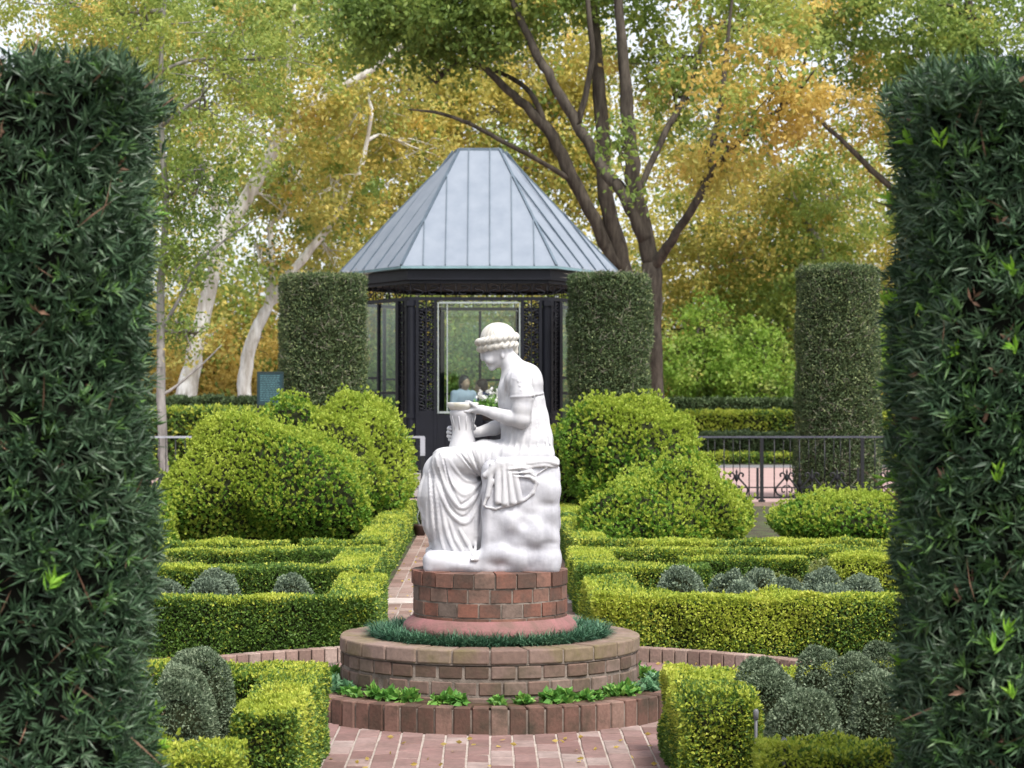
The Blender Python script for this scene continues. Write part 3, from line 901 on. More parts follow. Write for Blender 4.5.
mortar = plain('mortar', (.40, .35, .315), .95, col2=(.28, .23, .20), nscale=12, bump=.4, bscale=120, spec=.1)
mortar_dk = plain('old_mortar', (.24, .20, .17), .95, col2=(.09, .072, .06), nscale=12, bump=.5, bscale=120, spec=.1)
pave_pink = brick_mat('pink_paving_brick', [(0, (.155, .09, .08)), (.4, (.22, .13, .12)), (.75, (.27, .18, .165)), (1, (.34, .27, .25))], (.15, .105, .09), .7, 4)
pave_brown = brick_mat('brown_paving_brick', [(0, (.17, .105, .085)), (.5, (.25, .165, .14)), (1, (.33, .25, .22))], (.12, .09, .07), .6, 3)
brick_red = brick_mat('red_brick', [(0, (.09, .05, .038)), (.3, (.15, .075, .056)), (.6, (.22, .095, .068)), (.85, (.19, .125, .10)), (1, (.14, .115, .10))], (.07, .055, .045), .95, 7)
brick_grey = brick_mat('weathered_brick', [(0, (.09, .058, .045)), (.35, (.14, .09, .07)), (.7, (.18, .12, .10)), (1, (.22, .165, .14))], (.085, .07, .045), .95, 5)
brick_dark = brick_mat('dark_edging_brick', [(0, (.09, .05, .038)), (.4, (.145, .08, .062)), (.75, (.19, .11, .088)), (1, (.23, .155, .125))], (.05, .042, .03), .95, 7)
brick_kerb = brick_mat('kerb_brick', [(0, (.18, .12, .10)), (.5, (.27, .185, .155)), (1, (.34, .26, .225))], (.15, .12, .09), .6, 7)
coping_m = brick_mat('coping_brick', [(0, (.165, .11, .09)), (.5, (.22, .155, .13)), (1, (.27, .20, .17))], (.15, .125, .06), .95, 4)
pink_mould = plain('pink_painted_masonry', (.27, .115, .115), .85, col2=(.15, .085, .07), nscale=11, bump=.5, bscale=60)

def paving(name, cells, mat, z=.012, bed=None, jit=.0025):
    """cells: list of (x0, x1, y0, y1) bricks laid on a mortar bed"""
    b = MB()
    for (x0, x1, y0, y1) in cells:
        dz = rng.uniform(-jit, jit); t = rng.normal(size=4) * .0012
        P = [(x0, y0, 0), (x1, y0, 0), (x1, y1, 0), (x0, y1, 0)] + [(x0, y0, z + dz + t[0]), (x1, y0, z + dz + t[1]), (x1, y1, z + dz + t[2]), (x0, y1, z + dz + t[3])]
        b.hexa(P, 0)
    for (x0, x1, y0, y1) in bed: b.box(x0, x1, y0, y1, .0, z - .0045, 1)
    return tag(b.build(name, [mat, mortar], bevel=.003), kind='structure')

def runs(x0, x1, y0, y1, bw=.100, bl=.205, j=.010, keep=lambda x, y: True):
    out = []; nx = int(round((x1 - x0) / (bw + j))); w = (x1 - x0) / nx - j
    for i in range(nx):
        x = x0 + i * (w + j) + j / 2; y = y0 - (bl + j) * (.5 if i % 2 else 0)
        while y < y1:
            a, c = max(y, y0), min(y + bl, y1)
            if c - a > .03 and keep(x + w / 2, (a + c) / 2): out.append((x + rng.uniform(-.002, .002), x + w, a, c))
            y += bl + j
    return out
RC = 2.28
in_circle = lambda x, y: math.hypot(x, y - CY) < RC - .03
paving('circle_paving', runs(-2.3, 2.3, 9.7, 14.3, keep=lambda x, y: in_circle(x, y) and math.hypot(x, y - CY) > .9), pave_pink, bed=[])
b = MB(); b.lathe([(.01, .0075), (RC, .0075), (RC, 0)], (0, CY, 0), 64); tag(b.build('circle_paving_bed', mortar), kind='structure')
paving('entry_path', runs(-.80, .80, 5.0, 14.3, keep=lambda x, y: y < 12 and not in_circle(x, y)), pave_pink, bed=[(-.8, .8, 5, 9.95)])
paving('garden_path', runs(-.84, .72, 14.0, 18.2, keep=lambda x, y: not in_circle(x, y)), pave_brown, bed=[(-.84, .72, 14.15, 18.2)])
paving('far_garden_path', runs(-.92, .78, 18.62, 35.2, bw=.11, bl=.4), pave_brown, bed=[(-.92, .78, 18.62, 35.2)])
b = MB(); b.box(-.93, -.1, 18.2, 18.6, 0, .022); b.box(-.09, .79, 18.2, 18.6, 0, .02)
tag(b.build('stone_threshold', plain('pale_stone', (.52, .45, .41), .85, var=.15, nscale=8, bump=.3), bevel=.005), kind='structure')
b = MB(); b.box(-60, 60, 36.9, 57, -.1, .02)
tag(b.build('pavement', plain('pink_pavement', (.44, .30, .28), .9, col2=(.34, .23, .22), nscale=1.2, bump=.2)), kind='structure')
b = MB(); b.box(-60, 60, 57, 59.5, -.1, .028)
tag(b.build('road', plain('grey_asphalt', (.17, .17, .18), .9, var=.1)), kind='structure')

# ------------------------------------------------------------------ the round brick pedestal in three tiers
def ring_bricks(b, ro, dep, z0, z1, blen, j=.010, off=0.0, a0=0, a1=2 * math.pi, c=(0, CY), mat=0, rough=.0025, tilt=0):
    n = max(1, int(round((a1 - a0) * ro / (blen + j)))); st = (a1 - a0) / n; hj = j / ro / 2
    for i in range(n):
        s = a0 + (i + off) * st + hj; e = s + st - 2 * hj
        r1 = ro + rng.uniform(-rough, rough); r0 = r1 - dep; zt = z1 + rng.uniform(-.002, .002)
        k = max(1, int((e - s) * ro / .06)); A = np.linspace(s, e, k + 1)
        base = len(b.v)
        for a in A:
            for (r, z) in ((r0, z0), (r1, z0), (r1 + tilt, zt), (r0, zt)):
                b.v.append((c[0] + math.sin(a) * r, c[1] - math.cos(a) * r, z))
        for q in range(k):
            o = base + q * 4
            for f in ((0, 4, 5, 1), (1, 5, 6, 2), (2, 6, 7, 3), (3, 7, 4, 0)):
                b.face([o + t for t in f][::-1], mat)
        b.face([base + t for t in (0, 1, 2, 3)][::-1], mat); o = base + k * 4
        b.face([o + t for t in (0, 1, 2, 3)], mat)

ped = empty('brick_pedestal', (0, 0, 0))
tag(ped, 'round three tiered brick pedestal with planting rings under the marble statue', 'pedestal')
b = MB()
ring_bricks(b, 1.06, .09, .004, .145, .083, .011, rough=.004)
b.lathe([(.972, .004), (.972, .118), (1.05, .132), (1.05, .004)], (0, CY, 0), 96, 1)
b.build('outer_ring', [brick_dark, mortar_dk], ped, bevel=.005)
b = MB()
for i, (z0, z1, bl) in enumerate(((.06, .158, .125), (.170, .240, .115), (.254, .320, .125))):
    ring_bricks(b, .808, .09, z0, z1, bl, .012, off=.5 * (i % 2), rough=.006)
b.lathe([(.70, .06), (.70, .322), (.801, .322), (.801, .06)], (0, CY, 0), 96, 1)
b.build('middle_ring', [brick_grey, mortar_dk], ped, bevel=.006)
b = MB()
ring_bricks(b, .816, .175, .330, .404, .19, .009, rough=.003)
b.lathe([(.645, .325), (.645, .392), (.808, .396), (.808, .324)], (0, CY, 0), 96, 1)
b.build('coping', [coping_m, mortar_dk], ped, bevel=.008, segs=2)
b = MB()
for i, (z0, z1) in enumerate(((.505, .522), (.530, .598), (.607, .675))):
    ring_bricks(b, .42, .09, z0, z1, .108 if i else .2, .011, off=.5 * (i % 2), rough=.003)
ring_bricks(b, .425, .42, .684, PED_TOP, .104, .010, off=.25, rough=.003)
b.lathe([(.4145, .50), (.4145, .748), (.01, .752)], (0, CY, 0), 64, 1)
b.build('drum', [brick_red, mortar_dk], ped, bevel=.004)
b = MB(); b.lathe([(.40, .40), (.468, .42), (.475, .445), (.468, .47), (.44, .495), (.425, .508), (.40, .510)], (0, CY, 0), 72)
b.build('base_moulding', pink_mould, ped)
b = MB(); b.lathe([(.71, .125), (.80, .135), (.90, .142), (.973, .134)], (0, CY, 0), 72); b.lathe([(.30, .395), (.55, .398), (.648, .385)], (0, CY, 0), 72)
b.build('planting_soil', soil_m, ped)

# brick kerbs at the far side of the circle, left and right of the path
for nm, a0, a1, lb in (('left', math.pi + .36, math.pi + 1.35, 'curved row of upright kerb bricks at the foot of the left hedge behind the pedestal'),
                       ('right', math.pi - 1.35, math.pi - .345, 'curved row of upright kerb bricks at the foot of the right hedge behind the pedestal')):
    b = MB(); ring_bricks(b, RC + .09, .09, .0, .10, .085, .008, a0=a0, a1=a1)
    tag(b.build('brick_kerb', [brick_kerb], bevel=.005), lb, 'kerb')

# ------------------------------------------------------------------ leafy ring of lilyturf and the bedding plants
def blades(C, A, L, W, droop, nseg=3):
    """curved grass blades"""
    n = len(C); out = []
    H = A.copy(); H[:, 2] = 0; H = unit(H + 1e-4)
    p = C.copy(); d = A.copy(); S = unit(np.cross(A, [0, 0, 1.0]) + 1e-5)
    for i in range(nseg):
        w0 = W * (1 - i / nseg) ** .6; w1 = W * (1 - (i + 1) / nseg) ** .6
        q = p + d * (L / nseg)[:, None]
        out.append(np.stack([p - S * w0 / 2, p + S * w0 / 2, q + S * w1 / 2, q - S * w1 / 2], 1))
        p = q; d = unit(d + H * (droop * .5)[:, None] - np.array([0, 0, 1]) * (droop * .6)[:, None])
    return np.concatenate(out)
lily = foliage('lilyturf_leaf', [(0, (.015, .055, .03)), (.5, (.04, .12, .065)), (1, (.14, .27, .15))], 6, .3, .15)
n = 10000
th = rng.uniform(0, 6.283, n); rr_ = np.sqrt(rng.uniform(.485 ** 2, .635 ** 2, n)) + .012 * np.sin(th * 17)
C = np.stack([np.sin(th) * rr_, CY - np.cos(th) * rr_, np.full(n, .395)], 1)
A = unit(np.stack([np.sin(th) * .5, -np.cos(th) * .5, np.ones(n)], 1) + rng.normal(size=(n, 3)) * .5 * [1, 1, .2])
sp = Soup(); sp.add(blades(C, A, rng.uniform(.07, .12, n), .0065, rng.uniform(.3, 1.0, n)))
tag(sp.build('lilyturf', [lily]), 'dark green grassy ring of lilyturf round the drum of the pedestal', 'ground cover', kind='stuff')

bed_leaf = foliage('bedding_leaf', [(0, (.05, .16, .03)), (.5, (.12, .30, .05)), (1, (.30, .46, .10))], 9, .3, .3)
bed_leaf2 = foliage('bedding_bluish_leaf', [(0, (.05, .14, .07)), (.5, (.12, .27, .13)), (1, (.26, .42, .24))], 9, .3, .3)
protos = []
for v in range(3):
    sp = Soup(); k = 13
    C = rng.normal(size=(k, 3)) * [.022, .022, .012] + [0, 0, .022]
    A = unit(rng.normal(size=(k, 3)) * .6 + [0, 0, 1.0])
    sp.add(shoots(C, A, 7, .046, .027, 1.25))
    sp.add(np.array([[(-.01, 0, -.01), (.01, 0, -.01), (.006, 0, .03), (-.006, 0, .03)]]))
    protos.append(sp)
def bed_plants(label, group, mats, spots):
    first = {}
    for i, (a, r) in enumerate(spots):
        v = i % 3
        if v not in first:
            o = protos[v].build('bedding_plant', [mats]); first[v] = o
        else:
            o = first[v].copy(); COL.objects.link(o)
        o.location = (math.sin(a) * r, CY - math.cos(a) * r, .138); o.rotation_euler = (0, 0, rng.uniform(0, 6)); s = rng.uniform(.85, 1.35); o.scale = (s, s, s * .9)
        tag(o, label, 'plant', group)
bed_plants('small leafy green bedding plant in the soil of the outer brick ring', 'bedding plants in the outer ring', bed_leaf,
           [(a + rng.uniform(-.04, .04), rng.uniform(.86, .93)) for a in np.arange(-1.0, 1.05, .12) if rng.uniform() < .86] + [(a, .89) for a in np.arange(1.5, 4.9, .3)])
bed_plants('larger bluish green leafy plant at the side end of the outer brick ring', 'bluish bedding plants at the ring sides', bed_leaf2,
           [(s * a, r) for s in (-1, 1) for a, r in ((1.05, .88), (1.16, .92), (1.27, .86), (1.38, .91))])
# ------------------------------------------------------------------ fallen leaves
n = 3000
x = rng.uniform(-2.2, 2.2, n); y = rng.uniform(8, 30, n)
C = np.stack([x, y, np.full(n, .02)], 1); C = C[(np.hypot(x, y - CY) > 1.1) & ((np.abs(x) < .8) | (rng.uniform(size=n) < .6))]
C = C[rng.uniform(size=len(C)) < .55]
sp = Soup(); D = unit(rng.normal(size=C.shape) * [1, 1, .12]); sp.add(leaf_quads(C, D, .035, .02, .05))
tag(sp.build('fallen_leaves', [T_OCHRE]), 'scattered small dry yellow leaves on the brick paths', 'leaves', kind='stuff')
# ------------------------------------------------------------------ the two tall hedges framing the view
def tall_hedge(label, x_in, sgn, top, seed):
    """sgn: -1 left, +1 right; the inner flank is at x_in"""
    sp = Soup(); r0 = .34; w, dp, yc = 1.6, .9, 6.75
    cx = x_in + sgn * w / 2
    # walk round a rounded rectangle
    def outline(t):
        hx, hy = w / 2 - r0, dp / 2 - r0; segs = [2 * hx, r0 * math.pi / 2, 2 * hy, r0 * math.pi / 2] * 2
        per = sum(segs); t = (t % 1) * per; P = np.zeros((len(t), 2)); N = np.zeros((len(t), 2)); a0 = 0
        cs = [(-hx, -hy), (hx, -hy), (hx, hy), (-hx, hy)]
        for i, L_ in enumerate(segs):
            m_ = (t >= a0) & (t < a0 + L_); u = (t[m_] - a0); k = i // 2
            if i % 2 == 0:
                nn = [(0, -1), (1, 0), (0, 1), (-1, 0)][k]; dd = [(1, 0), (0, 1), (-1, 0), (0, -1)][k]; s_ = cs[k]
                P[m_] = np.array(s_) + np.array(nn) * r0 + u[:, None] * np.array(dd); N[m_] = nn
            else:
                cc = cs[(k + 1) % 4]; an = -math.pi / 2 + k * math.pi / 2 + u / r0
                N[m_] = np.stack([np.cos(an), np.sin(an)], 1); P[m_] = np.array(cc) + N[m_] * r0
            a0 += L_
        return P, N, per
    _, _, per = outline(np.zeros(1))
    n = int(per * top * 980)
    P2, N2, _ = outline(rng.uniform(size=n)); z = rng.uniform(.03, top, n)
    P = np.stack([P2[:, 0], P2[:, 1], z], 1); N = np.stack([N2[:, 0], N2[:, 1], 0 * z], 1)
    nt = int(w * dp * 800); q = rng.uniform(-1, 1, (nt, 2))
    P = np.concatenate([P, np.stack([q[:, 0] * w / 2 * .97, q[:, 1] * dp / 2 * .95, np.full(nt, top)], 1)]); N = np.concatenate([N, np.tile([[0, 0, 1.]], (nt, 1))])
    P -= N * (np.clip((P[:, 2] - top + .12) / .12, 0, 1) ** 2 * np.where(N[:, 2] > .5, 0, .07))[:, None]
    lm = lump(P, .16, seed) * .016 + lump(P, .05, seed + 1) * .026 - .052
    dep = rng.exponential(.035, len(P))
    P = P + N * (lm - dep)[:, None]
    A = unit(N * .8 + np.array([0, 0, .45]) + rng.normal(size=P.shape) * .42)
    kind = rng.uniform(size=len(P)); thin = lump(P, .25, seed + 2)
    a = (kind > .04) & (kind < (.93 if sgn < 0 else .85)); sp.add(shoots(P[a], A[a], 12, .062, .0088, 1.2), 0)
    e_ = kind >= (.93 if sgn < 0 else .85); sp.add(shoots(P[e_] + N[e_] * .008, A[e_], 11, .056, .009, 1.1), 5)
    b_ = (kind < (.005 if sgn < 0 else .014)) & (dep < .04); sp.add(shoots(P[b_] + N[b_] * .04, unit(A[b_] + [0, 0, .5]), 9, .055, .012, .8), 1)
    c_ = (kind > .018) & (kind < .034); sp.add(shoots(P[c_], A[c_], 5, .045, .012, 1.2), 2)
    i = rng.integers(0, len(P), 420); T = unit(rng.normal(size=(420, 3)) + [0, 0, .3]); sp.add(leaf_quads(P[i], T, rng.uniform(.08, .2, 420), .006, 0), 4)
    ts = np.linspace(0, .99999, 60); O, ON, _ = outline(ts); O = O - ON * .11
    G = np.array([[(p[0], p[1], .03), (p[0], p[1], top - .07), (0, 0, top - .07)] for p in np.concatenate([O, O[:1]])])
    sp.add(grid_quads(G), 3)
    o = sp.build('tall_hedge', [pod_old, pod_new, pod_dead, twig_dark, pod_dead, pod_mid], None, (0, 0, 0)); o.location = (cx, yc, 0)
    return tag(o, label, 'hedge', 'tall clipped hedges in the foreground')
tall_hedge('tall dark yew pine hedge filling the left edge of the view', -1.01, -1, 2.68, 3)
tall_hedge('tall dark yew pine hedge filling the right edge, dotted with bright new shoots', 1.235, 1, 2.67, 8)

# ------------------------------------------------------------------ low boxwood hedges
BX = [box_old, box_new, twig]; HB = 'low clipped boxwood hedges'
near = dict(leaf=.019, dens=21000)
mid = dict(leaf=.024, dens=15000)
farh = dict(leaf=.032, dens=8500)
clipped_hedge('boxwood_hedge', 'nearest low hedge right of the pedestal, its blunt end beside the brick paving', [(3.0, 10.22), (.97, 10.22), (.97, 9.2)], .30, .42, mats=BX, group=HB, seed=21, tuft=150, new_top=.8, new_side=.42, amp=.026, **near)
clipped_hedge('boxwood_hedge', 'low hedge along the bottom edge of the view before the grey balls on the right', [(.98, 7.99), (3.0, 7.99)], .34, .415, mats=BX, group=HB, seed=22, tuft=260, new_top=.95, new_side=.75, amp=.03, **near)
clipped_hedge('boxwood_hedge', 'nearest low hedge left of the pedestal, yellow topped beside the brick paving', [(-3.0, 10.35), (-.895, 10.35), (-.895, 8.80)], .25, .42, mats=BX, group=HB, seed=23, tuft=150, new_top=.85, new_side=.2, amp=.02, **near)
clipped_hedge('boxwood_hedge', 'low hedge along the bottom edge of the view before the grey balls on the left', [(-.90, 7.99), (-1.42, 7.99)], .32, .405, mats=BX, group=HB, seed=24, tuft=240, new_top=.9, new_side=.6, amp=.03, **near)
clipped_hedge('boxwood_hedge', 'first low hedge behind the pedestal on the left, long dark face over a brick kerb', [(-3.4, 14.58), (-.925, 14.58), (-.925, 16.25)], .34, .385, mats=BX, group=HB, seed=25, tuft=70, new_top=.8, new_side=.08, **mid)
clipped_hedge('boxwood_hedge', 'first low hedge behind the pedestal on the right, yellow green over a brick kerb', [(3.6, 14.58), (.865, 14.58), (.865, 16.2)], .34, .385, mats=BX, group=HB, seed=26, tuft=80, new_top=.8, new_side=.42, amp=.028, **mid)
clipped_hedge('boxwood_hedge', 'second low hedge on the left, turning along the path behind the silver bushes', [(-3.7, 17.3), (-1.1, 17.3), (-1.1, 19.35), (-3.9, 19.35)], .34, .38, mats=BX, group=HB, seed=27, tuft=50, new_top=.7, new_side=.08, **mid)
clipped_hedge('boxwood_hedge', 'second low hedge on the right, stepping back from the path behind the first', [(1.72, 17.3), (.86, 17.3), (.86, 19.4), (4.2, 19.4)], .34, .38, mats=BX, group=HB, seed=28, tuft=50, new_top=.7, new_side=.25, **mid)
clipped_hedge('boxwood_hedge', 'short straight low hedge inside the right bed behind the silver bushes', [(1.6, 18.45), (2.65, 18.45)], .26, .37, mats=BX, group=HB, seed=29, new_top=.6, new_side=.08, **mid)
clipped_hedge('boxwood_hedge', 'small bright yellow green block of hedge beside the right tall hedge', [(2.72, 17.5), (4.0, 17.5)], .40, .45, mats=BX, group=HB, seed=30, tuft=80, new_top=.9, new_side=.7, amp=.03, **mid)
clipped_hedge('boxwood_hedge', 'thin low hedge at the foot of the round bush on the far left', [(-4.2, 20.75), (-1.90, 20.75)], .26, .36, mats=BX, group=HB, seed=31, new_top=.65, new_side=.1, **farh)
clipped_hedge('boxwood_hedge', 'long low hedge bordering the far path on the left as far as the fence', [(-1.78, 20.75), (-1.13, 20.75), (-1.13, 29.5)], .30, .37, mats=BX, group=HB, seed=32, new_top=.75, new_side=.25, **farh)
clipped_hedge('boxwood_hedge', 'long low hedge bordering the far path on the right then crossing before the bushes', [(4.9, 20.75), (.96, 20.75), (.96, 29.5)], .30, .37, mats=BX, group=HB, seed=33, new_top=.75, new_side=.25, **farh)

# bright seedling at the bottom left corner
GN = [bush_old, bush_new, twig]
for (x, y, r_, t_, lb) in ((-1.32, 8.25, .13, .43, 'loose bright green young shrub in the bottom left corner by the hedge'),):
    mound('young_shrub', lb, (x, y), r_, r_, t_, .028, 2600, GN, 'shrub', amp=.03, new=.7, seed=40, tufted=5)

# ------------------------------------------------------------------ clipped grey green balls in the near beds
GB = [grey_old, grey_new, twig]; gk = dict(leaf=.0145, dens=27000, cat='topiary ball', amp=.008, new=.3, zc=.40, power=2.5)
def ball(px, ptop, Y, r, lb, grp, seed, mats=GB, name='clipped_ball', **kw):
    a = dict(gk); a.update(kw)
    top = EH - (ptop - HY) * Y / F
    mound(name, lb, ((px - VX) * Y / F, Y), r, r * .95, top, mats=mats, group=grp, seed=seed, **a)
GL, GR = 'clipped grey balls in the left bed', 'clipped grey balls in the right bed'
ball(198, 648, 9.75, .170, 'largest clipped grey green ball of the left bed, standing at its back', GL, 51)
ball(184, 665, 9.35, .140, 'middle clipped grey green ball of the left bed, half hidden by its neighbours', GL, 52)
ball(180, 679, 8.95, .135, 'front clipped grey green ball of the left bed, lowest of the three', GL, 53)
ball(762, 657, 9.85, .135, 'clipped grey ball at the back left of the right bed, beside the yellow hedge', GR, 54)
ball(770, 671, 9.50, .140, 'clipped grey ball at the left of the right bed, overlapping the one behind it', GR, 55)
ball(804, 692, 9.00, .158, 'broad clipped grey ball in front of the others in the right bed', GR, 56)
ball(818, 649, 9.95, .115, 'small clipped grey ball at the back centre of the right bed', GR, 57)
ball(856, 656, 9.55, .130, 'clipped grey ball behind and right of the broad front one', GR, 58)
ball(882, 671, 9.10, .140, 'clipped grey ball half hidden by the right tall hedge', GR, 59)
ball(880, 643, 9.93, .110, 'smallest clipped grey ball, at the back beside the right tall hedge', GR, 60)

# silver bushes in the middle beds
SB = [silver_old, grey_new, twig]; sk = dict(leaf=.023, dens=12500, new=.15, name='silver_bush', mats=SB, cat='bush', amp=.025, zc=.3, power=2.3)
SL, SR = 'silver bushes in the left middle bed', 'silver bushes in the right middle bed'
ball(164, 583, 16.0, .17, 'silver grey bush next to the left tall hedge', SL, 61, **sk)
ball(216, 573, 16.75, .18, 'tallest silver grey bush of the left middle bed', SL, 62, **sk)
ball(207, 583, 15.9, .17, 'silver grey bush in front of the tallest one on the left', SL, 63, **sk)
ball(290, 577, 16.4, .175, 'lone silver grey bush nearest the path on the left', SL, 64, **sk)
ball(679, 570, 16.1, .20, 'lone silver grey bush nearest the path on the right', SR, 65, **sk)
ball(727, 573, 16.5, .16, 'silver grey bush behind the round one left of centre in the right bed', SR, 66, **sk)
ball(757, 570, 16.9, .17, 'silver grey bush furthest back in the right middle bed', SR, 67, **sk)
ball(746, 583, 15.9, .17, 'round silver grey bush in front of a pair in the right bed', SR, 68, **sk)
ball(786, 584, 16.2, .19, 'spreading silver grey bush in the middle of the right bed', SR, 69, **sk)
ball(822, 575, 16.7, .17, 'silver grey bush at the back right of the middle bed', SR, 70, **sk)
ball(838, 588, 15.7, .18, 'front right silver grey bush just behind the low hedge', SR, 71, **sk)
ball(861, 577, 16.4, .18, 'silver grey bush beside the bright yellow hedge block', SR, 72, **sk)

# ------------------------------------------------------------------ big loose round bushes
bk = dict(cat='bush', group='big round loose bushes', tufted=6, power=2.15)
def bush(px0, px1, ptop, Y, ry, lb, seed, leaf=.034, dens=1450, name='round_bush', **kw):
    x0, x1 = (px0 - VX) * Y / F, (px1 - VX) * Y / F
    a = dict(bk); a.update(kw)
    mound(name, lb, ((x0 + x1) / 2, Y), (x1 - x0) / 2, ry, EH - (ptop - HY) * Y / F, leaf, dens, GN, seed=seed, **a)
bush(164, 380, 430, 23.4, 1.1, 'broad round green bush in front on the left, left of the statue', 81, power=1.95, amp=.3, new=.5)
bush(272, 402, 411, 27.0, 1.05, 'bright green bush behind the broad one, left of the statue', 82, amp=.26, new=.6, leaf=.042, dens=950)
bush(236, 300, 436, 26.2, .7, 'small green bush shoulder between the two big bushes on the left', 89, amp=.08, new=.5, leaf=.042, dens=950)
bush(562, 714, 404, 28.0, 1.1, 'tall round green bush behind on the right, right of the statue', 83, amp=.22, new=.5, leaf=.042, dens=950)
bush(582, 740, 471, 22.6, .95, 'round green bush in front on the right, right of the statue', 84, amp=.17, new=.5)
bush(757, 985, 491, 25.2, .9, 'low spreading green bush in front of the iron fence on the right', 85, amp=.15, new=.5, leaf=.036, dens=1150)
bush(96, 176, 500, 22.4, .5, 'low pale green bush beside the left tall hedge', 86, amp=.06, new=.35, leaf=.036, dens=1150)
# ground cover between the low hedges
gc_m = foliage('ground_cover_leaf', [(0, (.07, .10, .03)), (.4, (.17, .21, .06)), (.75, (.30, .31, .09)), (1, (.38, .24, .16))], 3, .5, .3)
sp = Soup()
for (x0, x1, y0, y1, h_) in ((-3.6, -1.3, 17.5, 19.1, .27), (1.1, 4.0, 17.55, 18.25, .22), (1.1, 4.1, 18.65, 19.15, .27), (1.1, 2.6, 16.3, 17.0, .14), (2.7, 4.2, 17.75, 19.1, .27),
                             (-3.6, -1.3, 14.8, 16.9, .13), (1.1, 3.5, 14.8, 16.4, .13), (-4, -1.3, 19.6, 20.5, .16), (1.1, 4.6, 19.6, 20.5, .16)):
    n = int((x1 - x0) * (y1 - y0) * 1500)
    C = np.stack([rng.uniform(x0, x1, n), rng.uniform(y0, y1, n), np.zeros(n)], 1)
    C[:, 2] = h_ * rng.uniform(.25, 1, n) * (1 + .25 * lump(C, .15, 91))
    sp.add(shoots(C, unit(rng.normal(size=(n, 3)) * .5 + [0, 0, 1]), 5, .03, .017, 1.1))
tag(sp.build('ground_cover', [gc_m]), 'low mixed ground cover filling the beds between the boxwood hedges', 'ground cover', kind='stuff')
# two little irrigation stakes in the near right bed
for (px, py, Y, h_, lb) in ((756, 712, 8.75, .26, 'short dark garden stake beside the broad grey ball'), (784, 741, 7.9, .42, 'short dark stake standing in the nearest right hedge')):
    p = at(px, py, Y); st = empty('garden_stake', (p.x, Y, 0)); tag(st, lb, 'stake')
    zt = p.z
    b = MB(); b.tube([(0, 0, 0), (0, 0, zt)], .0065, 8); b.build('rod', plain('grey_plastic', (.10, .10, .11), .5), st)
    b = MB(); b.lathe([(.0068, zt - .03), (.010, zt - .028), (.011, zt + .004), (.006, zt + .012), (.001, zt + .013)], (0, 0, 0), 10); b.build('nozzle', plain('grey_nozzle', (.16, .16, .17), .5), st)
# ------------------------------------------------------------------ clipped topiary columns
TM = [topi_old, topi_new, twig, twig_pale]; TG = 'clipped evergreen columns'
for (p0, p1, pt, Y, lb, sd) in ((279, 366, 275, 38.4, 'clipped evergreen column left of the pavilion, beside the green board', 5), (569, 651, 274, 38.4, 'clipped evergreen column right of the pavilion, under the dark forked tree', 6),
                                (797, 880, 267, 38.4, 'clipped evergreen column furthest right, behind the iron fence', 7)):
    r_ = (p1 - p0) / 2 * Y / F
    topiary('topiary_column', lb, (((p0 + p1) / 2 - VX) * Y / F, Y), r_, EH - (pt - HY) * Y / F, .05, 3000, TM, TG, sd)

# ------------------------------------------------------------------ pavilion
iron = plain('black_iron_paint', (.008, .009, .015), .5, 0, .2, 4, .08, 40, spec=.25)
zinc_a = plain('pale_zinc_sheet', (.235, .265, .31), .85, 0, nscale=3, col2=(.19, .22, .265), bump=.08, bscale=5, spec=.12)
zinc_s = plain('standing_seam', (.12, .16, .20), .5, .3)
glass_m, gN, gL, gP = new_mat('window_glass')
tr = gN.new('ShaderNodeBsdfTransparent'); tr.inputs[0].default_value = (.86, .92, .90, 1)
gl = gN.new('ShaderNodeBsdfGlossy'); gl.inputs['Roughness'].default_value = .02
mx = gN.new('ShaderNodeMixShader'); fr = gN.new('ShaderNodeMath'); fr.operation = 'POWER'; fr.inputs[1].default_value = 4.0; lw = gN.new('ShaderNodeLayerWeight'); lw.inputs[0].default_value = .5; gL.new(lw.outputs['Facing'], fr.inputs[0])
ad = gN.new('ShaderNodeMath'); ad.operation = 'ADD'; ad.inputs[1].default_value = .045
gL.new(fr.outputs[0], ad.inputs[0]); gL.new(ad.outputs[0], mx.inputs[0]); gL.new(tr.outputs[0], mx.inputs[1]); gL.new(gl.outputs[0], mx.inputs[2])
gL.new(mx.outputs[0], gN['Material Output'].inputs[0])
alu = plain('pale_metal_frame', (.34, .38, .37), .45, .2)

PY = 41.0; PX = (479.5 - VX) * PY / F; BR = 2.42; FL = .45
pav = empty('pavilion', (PX, PY, 0)); tag(pav, 'black iron six sided pavilion with a pale blue seamed metal roof', 'pavilion')
hexv = [(math.cos(R(a)), math.sin(R(a))) for a in (240, 300, 0, 60, 120, 180)]   # front face first
def hp(r, z): return [Vector((x * r, y * r, z)) for x, y in hexv]
def prism(b, r0, z0, r1, z1, mat=0):
    A, B = hp(r0, z0), hp(r1, z1); s = len(b.v); b.v += [tuple(p) for p in A + B]
    for i in range(6):
        j = (i + 1) % 6; b.face((s + i, s + j, s + 6 + j, s + 6 + i), mat)
    b.face([s + i for i in range(6)][::-1], mat); b.face([s + 6 + i for i in range(6)], mat)
b = MB(); prism(b, BR + .35, 0, BR + .35, .16); prism(b, BR + .2, .162, BR + .2, .31); prism(b, BR + .08, .312, BR + .08, FL)
b.build('stepped_base', plain('grey_stone', (.32, .30, .29), .9, var=.15, bump=.3), pav, bevel=.01)
ZE = 4.10; ZG0, ZG1 = 1.50, 3.49
